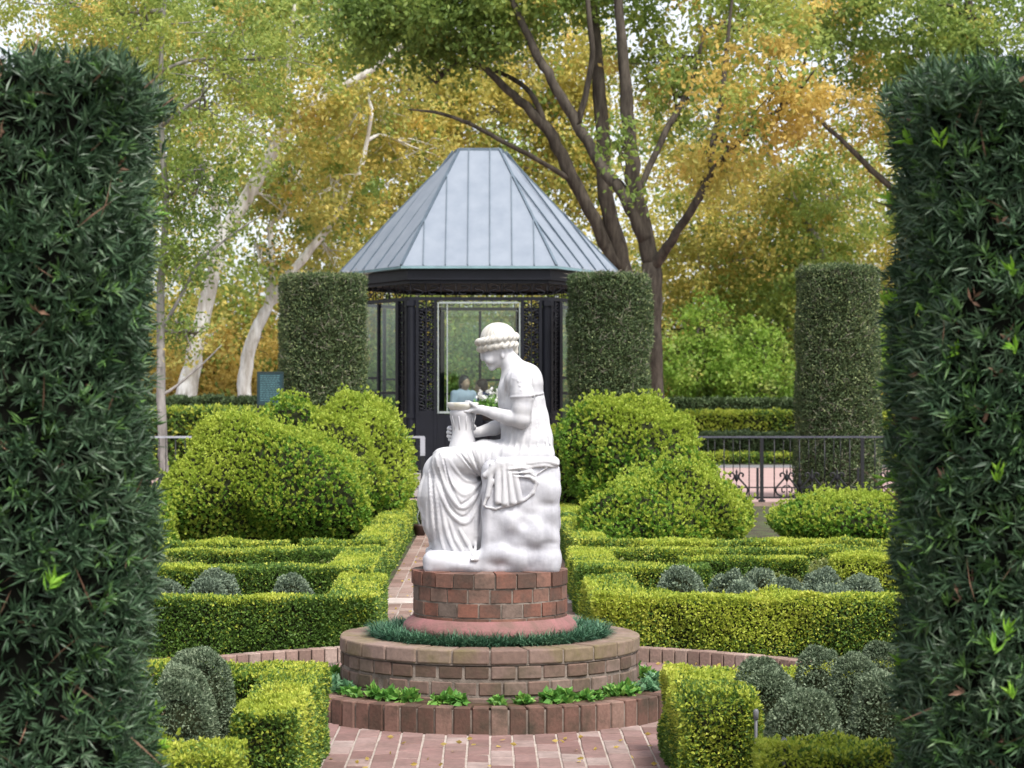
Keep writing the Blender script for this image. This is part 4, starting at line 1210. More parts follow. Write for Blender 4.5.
# roof: a bell-free hip roof on six sides with a small flat top
top = [Vector((x, y, 6.38)) for x, y in ((-.37, -.34), (.37, -.34), (.44, 0), (.37, .34), (-.37, .34), (-.44, 0))]
bot = [Vector((x, y, ZE)) for x, y in ((-1.40 / 1.0 + .03, -2.28), (1.37, -2.28), (2.62, 0), (1.37, 2.28), (-1.37, 2.28), (-2.62, 0))]
roof = MB(); seam = MB()
for i in range(6):
    j = (i + 1) % 6; s = len(roof.v)
    roof.v += [tuple(bot[i]), tuple(bot[j]), tuple(top[j]), tuple(top[i])]; roof.face((s, s + 1, s + 2, s + 3))
    e = (bot[j] - bot[i]); W_ = e.length; ex = e / W_
    up = ((top[i] + top[j]) / 2 - (bot[i] + bot[j]) / 2); up = (up - ex * up.dot(ex)).normalized(); nn = ex.cross(up).normalized()
    H_ = (top[i] - bot[i]).dot(up); tl = (top[i] - bot[i]).dot(ex); tr_ = (top[j] - bot[i]).dot(ex)
    k = max(2, round(W_ / (.41 if i == 0 else .50)))
    for q in range(1, k):
        xq = W_ * q / k
        # height at which this seam meets a hip, or the top
        hl = H_ * xq / tl if tl > 1e-6 else H_; hr = H_ * (W_ - xq) / (W_ - tr_) if W_ - tr_ > 1e-6 else H_
        hh = min(H_, hl, hr)
        a = bot[i] + ex * xq + nn * .012; c_ = a + up * (hh - .01)
        seam.beam(a + up * .01, c_, .016, .03, nn)
    seam.beam(bot[i] + (top[i] - bot[i]) * .004, top[i], .045, .045, (0, 0, 1))
s = len(roof.v); roof.v += [tuple(p + Vector((0, 0, .0))) for p in top]; roof.face([s + i for i in range(6)])
rf = roof.build('roof', zinc_a, pav); seam.build('seam', zinc_s, rf)
b = MB()
for i in range(6): b.beam(top[i], top[(i + 1) % 6], .05, .05)
b.build('ridge_cap', zinc_s, rf)
b = MB(); A, B = bot, [Vector((p.x, p.y, ZE - .045)) for p in bot]; s = len(b.v); b.v += [tuple(p) for p in B + [p - Vector((0, 0, .003)) for p in A]]
for i in range(6): b.face((s + i, s + (i + 1) % 6, s + 6 + (i + 1) % 6, s + 6 + i))
b.face([s + i for i in range(6)][::-1]); b.build('eave_edge', plain('verdigris_edge', (.20, .33, .36), .6), rf)
# beams
b = MB(); 
def hexring(b, ro, ri, z0, z1):
    for i in range(6):
        a0, a1 = Vector((*hexv[i], 0)), Vector((*hexv[(i + 1) % 6], 0))
        P = []
        for z in (z0, z1):
            for p, r_ in ((a0, ro), (a1, ro), (a1, ri), (a0, ri)): P.append((p.x * r_, p.y * r_, z))
        b.hexa(P)
hexring(b, BR + .10, BR - .12, 3.86, ZE - .05); hexring(b, BR + .04, BR - .08, 3.80, 3.857); hexring(b, BR + .03, BR - .06, 3.50, 3.56)
b.build('cornice', iron, pav)
def scroll(b, o, ex, w, h, rad=.012, flip=1):
    """an S scroll in the plane of ex and z, o = centre"""
    P = []
    for t in np.linspace(0, 1, 22):
        a = (t - .5) * 2; ang = a * 4.6
        r_ = (1 - abs(a) * .72)
        if a < 0: x, z = math.sin(ang) * r_ * w * .5, -h * .25 + math.cos(ang) * r_ * h * .25 - 0 * h
        else: x, z = math.sin(ang) * r_ * w * .5, h * .25 - math.cos(ang) * r_ * h * .25
        P.append(o + ex * x * flip + Vector((0, 0, z)))
    b.tube(P, rad, 5)
for i in range(6):
    a0, a1 = Vector((*hexv[i], 0)) * BR, Vector((*hexv[(i + 1) % 6], 0)) * BR
    ex = (a1 - a0).normalized(); L_ = (a1 - a0).length; nn = Vector((ex.y, -ex.x, 0))
    def pt(u, z, o=0): return a0 + ex * u + nn * o + Vector((0, 0, z))
    # corner post
    c = MB(); c.tube([a0 + Vector((0, 0, z)) for z in (FL, 3.50)], .085, 12, smooth=False)
    for z0, z1, r_ in ((FL, FL + .25, .12), (1.42, 1.50, .11), (3.40, 3.495, .115)): c.lathe([(r_, z0), (r_, z1)], tuple(a0), 6, smooth=False); 
    c.build('corner_post', iron, pav)
    # frieze
    fz = MB()
    nfr = 9
    for k in range(nfr):
        u = L_ * (k + .5) / nfr; scroll(fz, pt(u, 3.68), ex, .22, .20, .011, 1 if k % 2 else -1)
        fz.tube([pt(L_ * k / nfr, 3.56), pt(L_ * k / nfr, 3.80)], .010, 5)
    fz.build('frieze', iron, pav)
    # openwork panels beside the posts
    for u0, u1 in ((.10, .46), (L_ - .46, L_ - .10)):
        if i in (2, 3, 5, 0, 1, 4):
            lp = MB(); um = (u0 + u1) / 2; wd = u1 - u0
            for u in (u0 + .02, u1 - .02): lp.beam(pt(u, FL), pt(u, 3.498), .055, .07, nn)
            z = 1.56
            while z < 3.4:
                for q_ in (-.25, .25):
                    scroll(lp, pt(um + wd * q_, z + .085), ex, wd * .40, .17, .014, 1 if q_ > 0 else -1)
                    lp.tube([pt(um + wd * (q_ + .16 * math.cos(a)), z + .085 + .055 * math.sin(a)) for a in np.linspace(0, 6.28, 9)], .010, 4)
                lp.tube([pt(u0, z), pt(u1, z)], .013, 5); z += .175
            lp.beam(pt(um, 1.5), pt(um, 3.498), .03, .03, nn)
            P = [pt(u0 + .048, FL + .05, -.02), pt(u1 - .048, FL + .05, -.02), pt(u1 - .048, FL + .05, .02), pt(u0 + .048, FL + .05, .02)]
            lp.hexa([tuple(p) for p in P] + [tuple(p + Vector((0, 0, 1.5 - FL))) for p in P])
            lp.build('lattice_panel', iron, pav)
    # glazed bay with a solid lower panel at the front, rails and mullion at the sides
    u0, u1 = .49, L_ - .49
    gz = MB(); gz.hexa([tuple(pt(u, z, o)) for z in (ZG0 if i == 0 else FL + .1, ZG1) for u, o in ((u0 + .04, -.006), (u1 - .04, -.006), (u1 - .04, .006), (u0 + .04, .006))])
    wn_ = MB()
    if i == 0:
        for u in (u0, u1): wn_.beam(pt(u, ZG0, .01), pt(u, ZG1 - .02, .01), .022, .02, nn)
        wn_.beam(pt(u0 + .02, ZG0 + .02, .01), pt(u1 - .02, ZG0 + .02, .01), .03, .035)
        wn_.beam(pt(u0 + .02, ZG1 - .03, .01), pt(u1 - .02, ZG1 - .03, .01), .03, .03)
        wn_.beam(pt(u0 + .16, ZG0 + .04, .01), pt(u0 + .16, ZG1 - .05, .01), .018, .02, nn)
        fo = wn_.build('window_frame', alu, pav)
        dd = MB(); dd.hexa([tuple(pt(u, z, o)) for z in (FL, ZG0 - .01) for u, o in ((u0 - .02, -.03), (u1 + .02, -.03), (u1 + .02, .03), (u0 - .02, .03))])
        for u in np.linspace(u0 + .15, u1 - .15, 5): dd.beam(pt(u, FL + .1, .04), pt(u, ZG0 - .12, .04), .03, .025, nn)
        dd.build('lower_panel', iron, pav)
    else:
        um = (u0 + u1) / 2
        wn_.beam(pt(um, FL, .01), pt(um, ZG1, .01), .05, .05, nn)
        wn_.beam(pt(u0, FL, .01), pt(u0, ZG1, .01), .05, .05, nn); wn_.beam(pt(u1, FL, .01), pt(u1, ZG1, .01), .05, .05, nn)
        for z in (1.87, 2.14): wn_.beam(pt(u0 + .03, z, .01), pt(um - .03, z, .01), .04, .04); wn_.beam(pt(um + .03, 1.87, .01), pt(u1 - .03, 1.87, .01), .04, .04) if z < 2 else None
        wn_.beam(pt(u0 + .03, FL + .05, .01), pt(u1 - .03, FL + .05, .01), .05, .08)
        fo = wn_.build('window_frame', iron, pav)
    gz.build('pane', glass_m, fo)
b = MB(); prism(b, BR - .15, 3.865, BR - .15, 3.90); b.build('ceiling', plain('dark_ceiling', (.05, .05, .055), .8), pav)

# ------------------------------------------------------------------ iron fence with lyre scrolls on a brick footing
fence_m = plain('fence_iron', (.010, .010, .013), .5, .2, .2)
rail_m = plain('top_rail_glint', (.12, .12, .15), .3, .5, .2)  # grey glint along the right top rail, put into its colour
rail_w = plain('rail_glare_and_white_plate', (.38, .38, .42), .45)  # sun glare on the left rail painted as pale colour; end plate really white
lyre_me = None
def lyre(b, x, y, z0, h, w):
    for s in (-1, 1):
        P = [Vector((x + s * w * a, y, z0 + h * t)) for a, t in ((.08, 0), (.42, .08), (.50, .28), (.28, .50), (.10, .68), (.16, .84), (.30, .80), (.27, .70))]
        b.tube(spline(P, 4), .016, 5)
        P = [Vector((x + s * w * a, y, z0 + h * t)) for a, t in ((.05, .40), (.22, .30), (.20, .16), (.08, .18))]
        b.tube(spline(P, 4), .013, 5)
    b.tube([(x, y, z0), (x, y, z0 + h * .55)], .009, 5)
    b.lathe([(.001, h * .50), (.030, h * .60), (.034, h * .70), (.014, h * .82), (.020, h * .88), (.001, h)], (x, y, z0), 8)
def fence(label, x0, x1, Y, top_mat, end_white=False):
    fr_ = empty('iron_fence', ((x0 + x1) / 2, Y, 0)); tag(fr_, label, 'fence'); ox = (x0 + x1) / 2
    n = max(1, round((x1 - x0) / 1.66)); st = (x1 - x0) / n
    zt, zb = 1.13, .10
    for i in range(n + 1):
        x = x0 + st * i - ox
        p = MB(); p.box(x - .028, x + .028, -.028, .028, .06, zt - .022); p.box(x - .05, x + .05, -.05, .05, .062, .10)
        if 0 < i < n: p.box(x - .088, x - .050, -.016, .016, .105, .62)
        p.build('post', fence_m, fr_)
    b = MB(); b.box(x0 - ox - .03, x1 - ox + .03, -.022, .022, zt - .02, zt + .012); b.build('top_rail', top_mat, fr_)
    b = MB(); b.box(x0 - ox, x1 - ox, -.015, .015, zb + .02, zb + .05); b.box(x0 - ox, x1 - ox, -.012, .012, zb + .19, zb + .21); b.build('bottom_rail', fence_m, fr_)
    pk = MB(); ly = MB(); global lyre_me
    for i in range(n):
        xs = x0 + st * i - ox; m_ = 8
        for k in range(1, m_):
            x = xs + st * k / m_
            if k % 2:
                pk.tube([(x, 0, zb + .05), (x, 0, zt - .02)], .011, 6)
                if k in (3,): pk.lathe([(.010, .28), (.03, .33), (.045, .38), (.015, .45), (.03, .48), (.010, .54)], (x, 0, 0), 8)
            else:
                if lyre_me is None:
                    lyre(ly, 0, 0, zb + .05, .46, .36); o = ly.build('scroll_ornament', fence_m, fr_); lyre_me = o.data; o.location = (x, 0, 0)
                else:
                    o = bpy.data.objects.new('scroll_ornament', lyre_me); COL.objects.link(o); o.parent = fr_; o.location = (x, 0, 0)
                for s in (-.055, .055): pk.tube([(x + s, 0, zb + .44), (x + s, 0, zt - .02)], .007, 5)
    pk.build('picket', fence_m, fr_)
    if end_white:
        b = MB(); b.box(x1 - ox - .04, x1 - ox + .04, -.035, -.03, .82, 1.12); b.build('end_plate', rail_w, fr_)
    b = MB(); b.box(x0 - ox - .1, x1 - ox + .1, -.14, .14, 0, .06); b.build('brick_footing', brick_kerb, fr_)
    return fr_
fence('black iron fence with glare painted pale on its top rail behind the left bushes', -9.6, -1.10, 36.0, rail_w, True)
fence('black iron fence with scrollwork before the right topiary column', 1.15, 9.4, 36.0, rail_m)
# small white notice hanging on the left fence
b = MB(); b.box(-.075, .075, -.008, .008, 0, .29); o = b.build('notice_board', plain('white_plastic', (.74, .80, .84), .5, var=.03), bevel=.004)
p = at(406, 485, 35.9); o.location = (p.x, 35.93, p.z); tag(o, 'small blank white board hung low on the left fence near its end', 'notice board')

# ------------------------------------------------------------------ green information board
ib = empty('information_board', (at(270, 400, 37.2).x, 37.2, 0)); tag(ib, 'dark teal board of small pale text left of the topiary column', 'sign')
zt = EH - (373 - HY) * 37.2 / F; zb = EH - (404 - HY) * 37.2 / F
b = MB(); b.box(-.19, .21, -.012, .012, zb, zt); b.build('panel', plain('teal_panel', (.006, .034, .044), .45, var=.1), ib)
b = MB()
for s in ((-.215, -.192, zb - .02, zt + .02), (.212, .235, zb - .02, zt + .02), (-.190, .210, zt + .002, zt + .024), (-.190, .210, zb - .024, zb - .002)): b.box(s[0], s[1], -.02, .02, s[2], s[3])
b.build('frame', plain('dark_teal_frame', (.008, .028, .03), .5), ib)
b = MB(); z = zt - .05; k = 0
while z > zb + .04:
    x = -.16
    while x < .17:
        w_ = rng.uniform(.02, .06)
        if x + w_ < .185: b.box(x, x + w_, -.0145, -.0122, z, z + .011)
        x += w_ + .011
    z -= .030; k += 1
b.build('text_line', plain('pale_lettering', (.10, .22, .24), .6), ib)
b = MB()
for x in (-.205, .225): b.box(x - .025, x + .025, -.02, .02, 0, zb - .026)
b.build('leg', fence_m, ib)

# pot at the end of the far left hedge
gp = empty('plant_pot', (at(420, 530, 27.6).x, 27.6, .012)); tag(gp, 'small dark brown pot with dry stems on the path left of the statue', 'plant pot')
b = MB(); b.lathe([(.001, 0), (.06, 0), (.085, .10), (.092, .12), (.092, .145), (.080, .145), (.075, .11), (.001, .11)], (0, 0, 0), 18)
b.build('pot', plain('brown_glaze', (.045, .022, .016), .5), gp)
b = MB()
for k in range(9):
    a = rng.uniform(0, 6.28); b.tube([(0, 0, .11), (math.cos(a) * .03, math.sin(a) * .03, .25), (math.cos(a) * rng.uniform(.02, .07), math.sin(a) * .06, rng.uniform(.32, .45))], [.008, .006, .003], 5)
b.build('dry_stems', twig, gp)
b = MB(); b.tube(spline([(.0, -.03, .12), (-.03, -.06, .24), (.01, -.04, .36), (.05, 0, .44)], 5), .007, 6); b.build('pale_cane', alu, gp)

# ------------------------------------------------------------------ pot of white flowers on a stand in the pavilion window
p = at(489, 405, 38.35); fp = empty('flower_pot', (p.x, 38.35, 0)); tag(fp, 'pot of white flowers with green leaves on a stand before the pavilion', 'flower pot')
b = MB(); b.lathe([(.16, .0), (.16, .03), (.05, .06), (.04, 1.30), (.12, 1.34), (.12, 1.37), (.001, 1.371)], (0, 0, 0), 20); b.build('stand', iron, fp)
b = MB(); b.lathe([(.001, 1.373), (.10, 1.373), (.14, 1.56), (.15, 1.60), (.13, 1.60), (.12, 1.56), (.001, 1.555)], (0, 0, 0), 20); b.build('pot', plain('dark_clay', (.05, .045, .045), .6), fp)
sp = Soup(); C = rng.normal(size=(300, 3)) * [.12, .09, .055] + [0, 0, 1.66]
sp.add(shoots(C, unit(rng.normal(size=(300, 3)) * .5 + [0, 0, .8]), 5, .055, .03, 1.2)); lv = sp.build('leaves', [bed_leaf], fp)
petal = plain('white_petal', (.82, .82, .80), .6, var=.02)
for k in range(16):
    sp = Soup(); C = rng.normal(size=(6, 3)) * .022 + [rng.uniform(-.19, .19), rng.uniform(-.12, .0), 1.83 + rng.uniform(-.14, .08)]
    sp.add(shoots(C, unit(rng.normal(size=(6, 3)) * .7 + [0, -.5, .8]), 7, .04, .034, 1.3)); sp.build('bloom', [petal], fp)

# ------------------------------------------------------------------ two visitors in the pavilion
skin_m = plain('skin', (.45, .28, .20), .5, var=.06); hair_m = plain('dark_hair', (.012, .010, .012), .5)
def person(label, loc, rz, shirt_c, trouser_c, h=1.72, lean=.1, hair=hair_m, seed=0):
    root = empty('person', loc, rz); tag(root, label, 'person')
    q = h / 1.75
    def xf(V): return V * q
    hx, hz = lean * 1.2, 1.60
    f = Field((-.45, -.4, -.02), (.5, .4, 1.82), .016)
    sh = [(lean * .9, s * .19, 1.42) for s in (-1, 1)]; el = [(lean * .9 + .02, s * .25, 1.14) for s in (-1, 1)]; wr = [(lean + .24, s * .16, 1.04) for s in (-1, 1)]
    f.cap((0, 0, .95), (lean * .8, 0, 1.34), .125, .135, 1.25, .03)
    f.cap((lean * .85, 0, 1.42), (hx + .02, 0, 1.55), .06, .055, 1, .03)
    f.ell((hx + .03, 0, hz + .04), (.10, .078, .115), .01); f.ell((hx + .06, 0, hz - .03), (.065, .058, .07), .03); f.cap((hx + .128, 0, hz + .02), (hx + .145, 0, hz - .012), .011, .015, 1, .015)
    for s in (-1, 1): f.ell((hx + .02, s * .08, hz + .01), (.022, .012, .03), .01); f.ell((hx + .118, s * .033, hz + .03), (.014, .018, .01), .012, 'sub')
    for i in range(2):
        s = (-1, 1)[i]
        f.chain([sh[i], el[i], wr[i]], [.055, .043, .028], k=.02)
        f.chain([wr[i], (wr[i][0] + .07, wr[i][1] - s * .02, wr[i][2])], [.03, .032], k=.01)
        for t in range(4): f.chain([(wr[i][0] + .07, wr[i][1] - s * .02 + (t - 1.5) * .017, wr[i][2]), (wr[i][0] + .12, wr[i][1] - s * .02 + (t - 1.5) * .018, wr[i][2] - .01), (wr[i][0] + .145, wr[i][1] - s * .02 + (t - 1.5) * .017, wr[i][2] - .03)], [.0105, .0095, .008], k=.003)
        f.chain([(wr[i][0] + .03, wr[i][1] - s * .04, wr[i][2]), (wr[i][0] + .075, wr[i][1] - s * .065, wr[i][2])], [.013, .010], k=.006)
        f.chain([(0, s * .09, .92), (.02, s * .10, .5), (-.01, s * .10, .08)], [.09, .062, .042], k=.03)
        f.chain([(-.03, s * .10, .04), (.15, s * .12, .025)], [.04, .03], k=.02)
    link('body', f.mesh('body', xf, 2), skin_m, root)
    f = Field((-.4, -.4, .8), (.45, .4, 1.6), .016)
    f.cap((0, 0, .93), (lean * .85, 0, 1.37), .145, .155, 1.25, .03)
    for i in range(2): f.chain([sh[i], el[i], tuple(np.array(el[i]) * .5 + np.array(wr[i]) * .5)], [.073, .058, .05], k=.03)
    link('shirt', f.mesh('shirt', xf, 2), plain('shirt', shirt_c, .8, var=.08), root)
    f = Field((-.3, -.3, .0), (.3, .3, 1.08), .016)
    f.cap((0, 0, .96), (0, 0, .93), .125, .13, 1.2, .03)
    for s in (-1, 1): f.chain([(0, s * .09, .92), (.02, s * .10, .5), (-.01, s * .10, .07)], [.112, .082, .064], k=.03)
    link('trousers', f.mesh('trousers', xf, 2), plain('trousers', trouser_c, .8), root)
    f = Field((-.2, -.2, 1.4), (.35, .2, 1.85), .012)
    f.ell((hx + .005, 0, hz + .055), (.118, .095, .118), .01); f.ell((hx + .11, 0, hz - .02), (.07, .12, .085), .01, 'sub')
    f.ell((hx - .05, 0, hz - .02), (.06, .075, .09), .03)
    link('hair', f.mesh('hair', xf, 2), hair, root)
    return root
p = at(461, 380, 39.6); person('person in a pale blue shirt with dark hair standing inside the pavilion', (p.x, 39.6, FL + .002), R(-60), (.42, .46, .60), (.02, .025, .06), 1.72)
p = at(492, 380, 39.9); person('person in a navy top bending forward inside the pavilion, right of the other', (p.x, 39.9, FL + .002), R(170), (.02, .035, .12), (.03, .03, .04), 1.66, .16, plain('brown_hair', (.06, .03, .018), .5))

# ------------------------------------------------------------------ long far hedges
FH = [topi_old, box_dk, twig]; kk = dict(leaf=.11, dens=700, amp=.05, cat='hedge')
clipped_hedge('far_hedge', 'lowest clipped hedge beyond the pavement, nearest of the far hedges', [(2.0, 61.6), (22, 61.6)], .6, .28, mats=[box_old, box_new, twig], seed=101, new_top=.5, new_side=.3, **{**kk, 'leaf': .08, 'dens': 1000})
clipped_hedge('far_hedge', 'dark clipped hedge beyond the pavement on the right, shade put into its leaf colour', [(1.5, 64.5), (22, 64.5)], 1.0, .80, mats=[topi_old, topi_old, twig], seed=102, **kk)  # darker leaves stand in for the hedge's shaded side
clipped_hedge('far_hedge', 'mid green clipped hedge rising behind the dark one on the right', [(1.5, 66.5), (22, 66.5)], 1.2, 1.43, mats=[box_old, box_new, twig], seed=103, new_top=.6, new_side=.5, **kk)
clipped_hedge('far_hedge', 'tallest dark hedge at the back on the right', [(1.5, 69), (22, 69)], 1.2, 1.80, mats=[topi_old, topi_old, twig], seed=104, **kk)
clipped_hedge('far_hedge', 'mid green clipped hedge beyond the fence on the left', [(-24, 50), (-3.2, 50)], 1.2, 1.54, mats=[box_old, box_new, twig], seed=105, new_top=.6, new_side=.2, **kk)
clipped_hedge('far_hedge', 'tallest dark hedge at the back on the left', [(-24, 54), (-3.2, 54)], 1.0, 1.80, mats=[topi_old, topi_old, twig], seed=106, **kk)

# ------------------------------------------------------------------ trees
def B(px, py, Y, rpx, rpy, d, n, mi=0):
    p = at(px, py, Y); return (p.x, Y, p.z, rpx * Y / F, d, rpy * Y / F, n, mi)
def TP(pts, Y, dy=0):
    return [tuple(at(a[0], a[1], Y + (a[2] if len(a) > 2 else 0))) for a in pts]
def TR(px, Y): return px * Y / F
TMATS = [T_OLIVE, T_YELL, T_GREEN, T_BRIGHT, T_OCHRE]
OL, YE, GRN, BR_, OC = range(5)
def gbase(px, Y): return (at(px, HY, Y).x, Y)

Y = 47.0   # the dark forked tree
trunks = [
    (TP([(660, 482), (658, 390), (655, 330), (652, 262)], Y), [TR(9, Y), TR(7.5, Y), TR(8.5, Y), TR(12, Y)]),
    (TP([(652, 266), (641, 220), (632, 165), (627, 100), (622, 40), (616, -50)], Y), [TR(11, Y), TR(10, Y), TR(9, Y), TR(7.5, Y), TR(6, Y), TR(4, Y)]),
    (TP([(646, 240), (628, 200), (600, 165, .5), (578, 125, 1), (552, 80, 1), (533, 45, 1.2), (505, -15, 1.5)], Y), [TR(9, Y), TR(8, Y), TR(6.5, Y), TR(6.5, Y), TR(6, Y), TR(5, Y), TR(3.5, Y)]),
    (TP([(653, 268), (672, 240, -.5), (702, 193, -1), (715, 168, -1), (750, 130, -1.5), (790, 101, -2), (815, 70, -2.5)], Y), [TR(7, Y), TR(5.5, Y), TR(4.5, Y), TR(4, Y), TR(3, Y), TR(2, Y), TR(1, Y)]),
    (TP([(700, 198, -1), (712, 150), (722, 100), (727, 50), (735, -20)], Y), [TR(4, Y), TR(4, Y), TR(3.5, Y), TR(2.5, Y), TR(1.5, Y)]),
    (TP([(640, 190), (664, 135, .5), (690, 85, 1), (705, 30, 1)], Y), [TR(4, Y), TR(4, Y), TR(3, Y), TR(2, Y)]),
    (TP([(578, 125, 1), (592, 60, 1), (588, 0, 1), (585, -50, 1)], Y), [TR(4, Y), TR(3.5, Y), TR(3, Y), TR(2, Y)]),
]
tree('forked_tree', 'large dark barked tree with spreading limbs right of the pavilion', trunks,
     [B(650, -25, Y + 2.2, 110, 50, 1.6, 70, GRN), B(520, -5, Y + 2.2, 90, 40, 1.6, 80, GRN), B(420, 8, Y + 2.2, 90, 42, 1.6, 100, GRN), B(660, 60, Y + 2.5, 60, 50, 1.0, 30, OL),
      B(745, 30, Y + 1.5, 80, 60, 1.6, 70, OL), B(770, 90, Y - 2, 70, 60, 1.2, 60, OC), B(730, 150, Y - 1, 60, 50, 1.0, 24, YE), B(690, 100, Y + 1.5, 50, 50, 1, 24, OL),
      B(625, 150, Y - 1.2, 20, 50, .3, 6, GRN)],
     TMATS, bark_dark, .115, 30, .34, base=gbase(658, Y), trunk_name='trunk')
Y = 49.5
tree('leaning_tree', 'dark barked tree leaning left behind the pavilion roof', [
    (TP([(634, 480), (632, 400), (628, 310), (622, 262), (606, 195), (601, 110), (594, 30), (590, -50)], Y), [TR(9, Y), TR(9, Y), TR(10, Y), TR(10, Y), TR(9, Y), TR(8, Y), TR(7, Y), TR(5, Y)]),
    (TP([(621, 270), (600, 232), (572, 175), (548, 130), (520, 100), (492, 75), (462, 40), (430, 10)], Y), [TR(9, Y), TR(8, Y), TR(7.5, Y), TR(7, Y), TR(5, Y), TR(4, Y), TR(3, Y), TR(2, Y)]),
    (TP([(576, 182), (535, 158, -.3), (503, 141, -.4), (470, 124, -.5), (440, 113, -.5), (408, 109, -.5)], Y), [.07, .065, .06, .05, .045, .02]),
    (TP([(548, 130), (530, 92), (500, 72, 1), (470, 66, 1), (440, 55, 1)], Y), [TR(4, Y), TR(3, Y), TR(2.5, Y), TR(2, Y), TR(1, Y)])],
    [B(470, 20, Y, 80, 40, 2, 90, GRN), B(380, 20, Y + 1, 70, 40, 2, 80, GRN), B(560, -30, Y + 2, 80, 40, 1.6, 40, GRN), B(450, 60, Y + .5, 50, 20, 1, 14, GRN)],
    TMATS, bark_dark, .115, 30, .34, base=gbase(634, Y))
Y = 56.0
tree('sycamore', 'white barked sycamore leaning right on the far left, its trunk the widest', [
    (TP([(176, 460), (186, 400), (198, 340), (210, 290), (224, 235), (252, 190), (285, 130), (330, 95), (376, 66), (420, 30)], Y), [TR(14, Y), TR(12, Y), TR(9.5, Y), TR(8.5, Y), TR(9, Y), TR(8, Y), TR(6, Y), TR(5, Y), TR(3.5, Y), TR(2, Y)]),
    (TP([(222, 240), (212, 190), (206, 160), (195, 130), (185, 60)], Y), [TR(5, Y), TR(5, Y), TR(4, Y), TR(3, Y), TR(2, Y)]),
    (TP([(270, 155), (285, 100), (290, 40), (300, -40)], Y), [TR(4, Y), TR(3.5, Y), TR(3, Y), TR(2, Y)])],
    [B(215, 40, Y + 1, 110, 80, 2.6, 150, OL), B(330, 20, Y + 1, 90, 60, 2.4, 130, OL), B(160, 150, Y + 2, 60, 80, 2, 50, OL), B(110, 40, Y, 90, 70, 2, 90, OL), B(285, 200, Y + 2, 50, 40, 1.0, 14, YE), B(240, 130, Y - 1.5, 60, 70, 1, 26, OL), B(215, 250, Y - 1.5, 40, 60, .8, 6, OL), B(310, 100, Y - 1, 50, 40, .8, 30, YE), B(200, 340, Y - 1, 30, 40, .8, 4, YE)],
    TMATS, bark_white, .12, 30, .38, base=gbase(176, Y))
Y = 57.5
tree('sycamore', 'white barked sycamore leaning right beside the left topiary column', [
    (TP([(236, 460), (243, 396), (250, 350), (262, 318), (277, 294), (300, 262), (330, 225), (360, 170), (372, 110)], Y), [TR(9, Y), TR(8, Y), TR(7.5, Y), TR(6.5, Y), TR(6, Y), TR(5, Y), TR(4, Y), TR(3, Y), TR(2, Y)]),
    (TP([(268, 308), (272, 275), (271, 240), (270, 225), (283, 212), (300, 170)], Y), [TR(4.5, Y), TR(4, Y), TR(3.5, Y), TR(3, Y), TR(2, Y), TR(1.2, Y)])],
    [B(360, 110, Y + 2, 80, 60, 2, 60, YE), B(300, 180, Y + 1, 60, 50, 1.5, 26, YE), B(420, 150, Y + 2, 60, 50, 1.6, 26, YE), B(330, 250, Y + 2, 40, 30, 1.5, 16, YE), B(330, 190, Y - 1, 50, 50, 1, 30, YE), B(262, 250, Y - 1, 25, 40, .8, 10, OL)],
    TMATS, bark_white, .12, 28, .38, base=gbase(236, Y))
Y = 40.0
tree('slender_tree', 'slender grey trunked tree with small olive leaves beside the left tall hedge', [
    (TP([(166, 505), (163, 440), (162, 370), (161, 290), (166, 200), (160, 100), (166, -20)], Y), [TR(6.5, Y), TR(5.5, Y), TR(5, Y), TR(4.5, Y), TR(3.6, Y), TR(3, Y), TR(2, Y)]),
    (TP([(162, 330), (182, 295), (200, 262), (232, 235), (262, 215)], Y), [TR(2.5, Y), TR(2, Y), TR(1.6, Y), TR(1.2, Y), TR(.7, Y)]),
    (TP([(163, 395), (178, 385), (205, 362), (222, 345)], Y), [TR(2, Y), TR(1.6, Y), TR(1.1, Y), TR(.6, Y)])],
    [B(150, 30, Y, 120, 60, 1.8, 120, OL), B(60, 0, Y, 100, 50, 1.8, 90, OL), B(205, 110, Y, 80, 60, 1.2, 70, OL), B(195, 200, Y, 55, 50, .9, 44, GRN), B(175, 270, Y, 35, 40, .8, 30, GRN), B(185, 330, Y, 30, 26, .7, 12, GRN),
     B(260, 60, Y, 60, 60, 1.2, 50, OL)],
    TMATS, bark_grey, .075, 34, .27, base=gbase(166, Y), wl=.5)
Y = 67.0
tree('yellow_tree', 'yellow autumn tree directly behind the pavilion roof', [
    (TP([(430, 470), (432, 380), (440, 280), (455, 190), (450, 100), (445, 20)], Y), [TR(9, Y), TR(8, Y), TR(7, Y), TR(5, Y), TR(4, Y), TR(2, Y)]),
    (TP([(440, 260), (400, 220), (370, 180), (350, 130)], Y), [.12, .09, .07, .04])],
    [B(400, 90, Y, 90, 70, 2.6, 170, YE), B(480, 120, Y, 80, 80, 2.6, 150, YE), B(350, 180, Y, 70, 80, 2.5, 120, YE), B(330, 290, Y, 60, 70, 2.5, 90, YE), B(420, 330, Y, 70, 80, 2.5, 90, OL), B(540, 60, Y, 70, 80, 2.6, 130, YE), B(560, 180, Y, 50, 70, 2, 90, YE), B(600, 100, Y, 40, 80, 2, 60, YE)],
    TMATS, bark_grey, .14, 26, .45, base=gbase(430, Y))
Y = 75.0
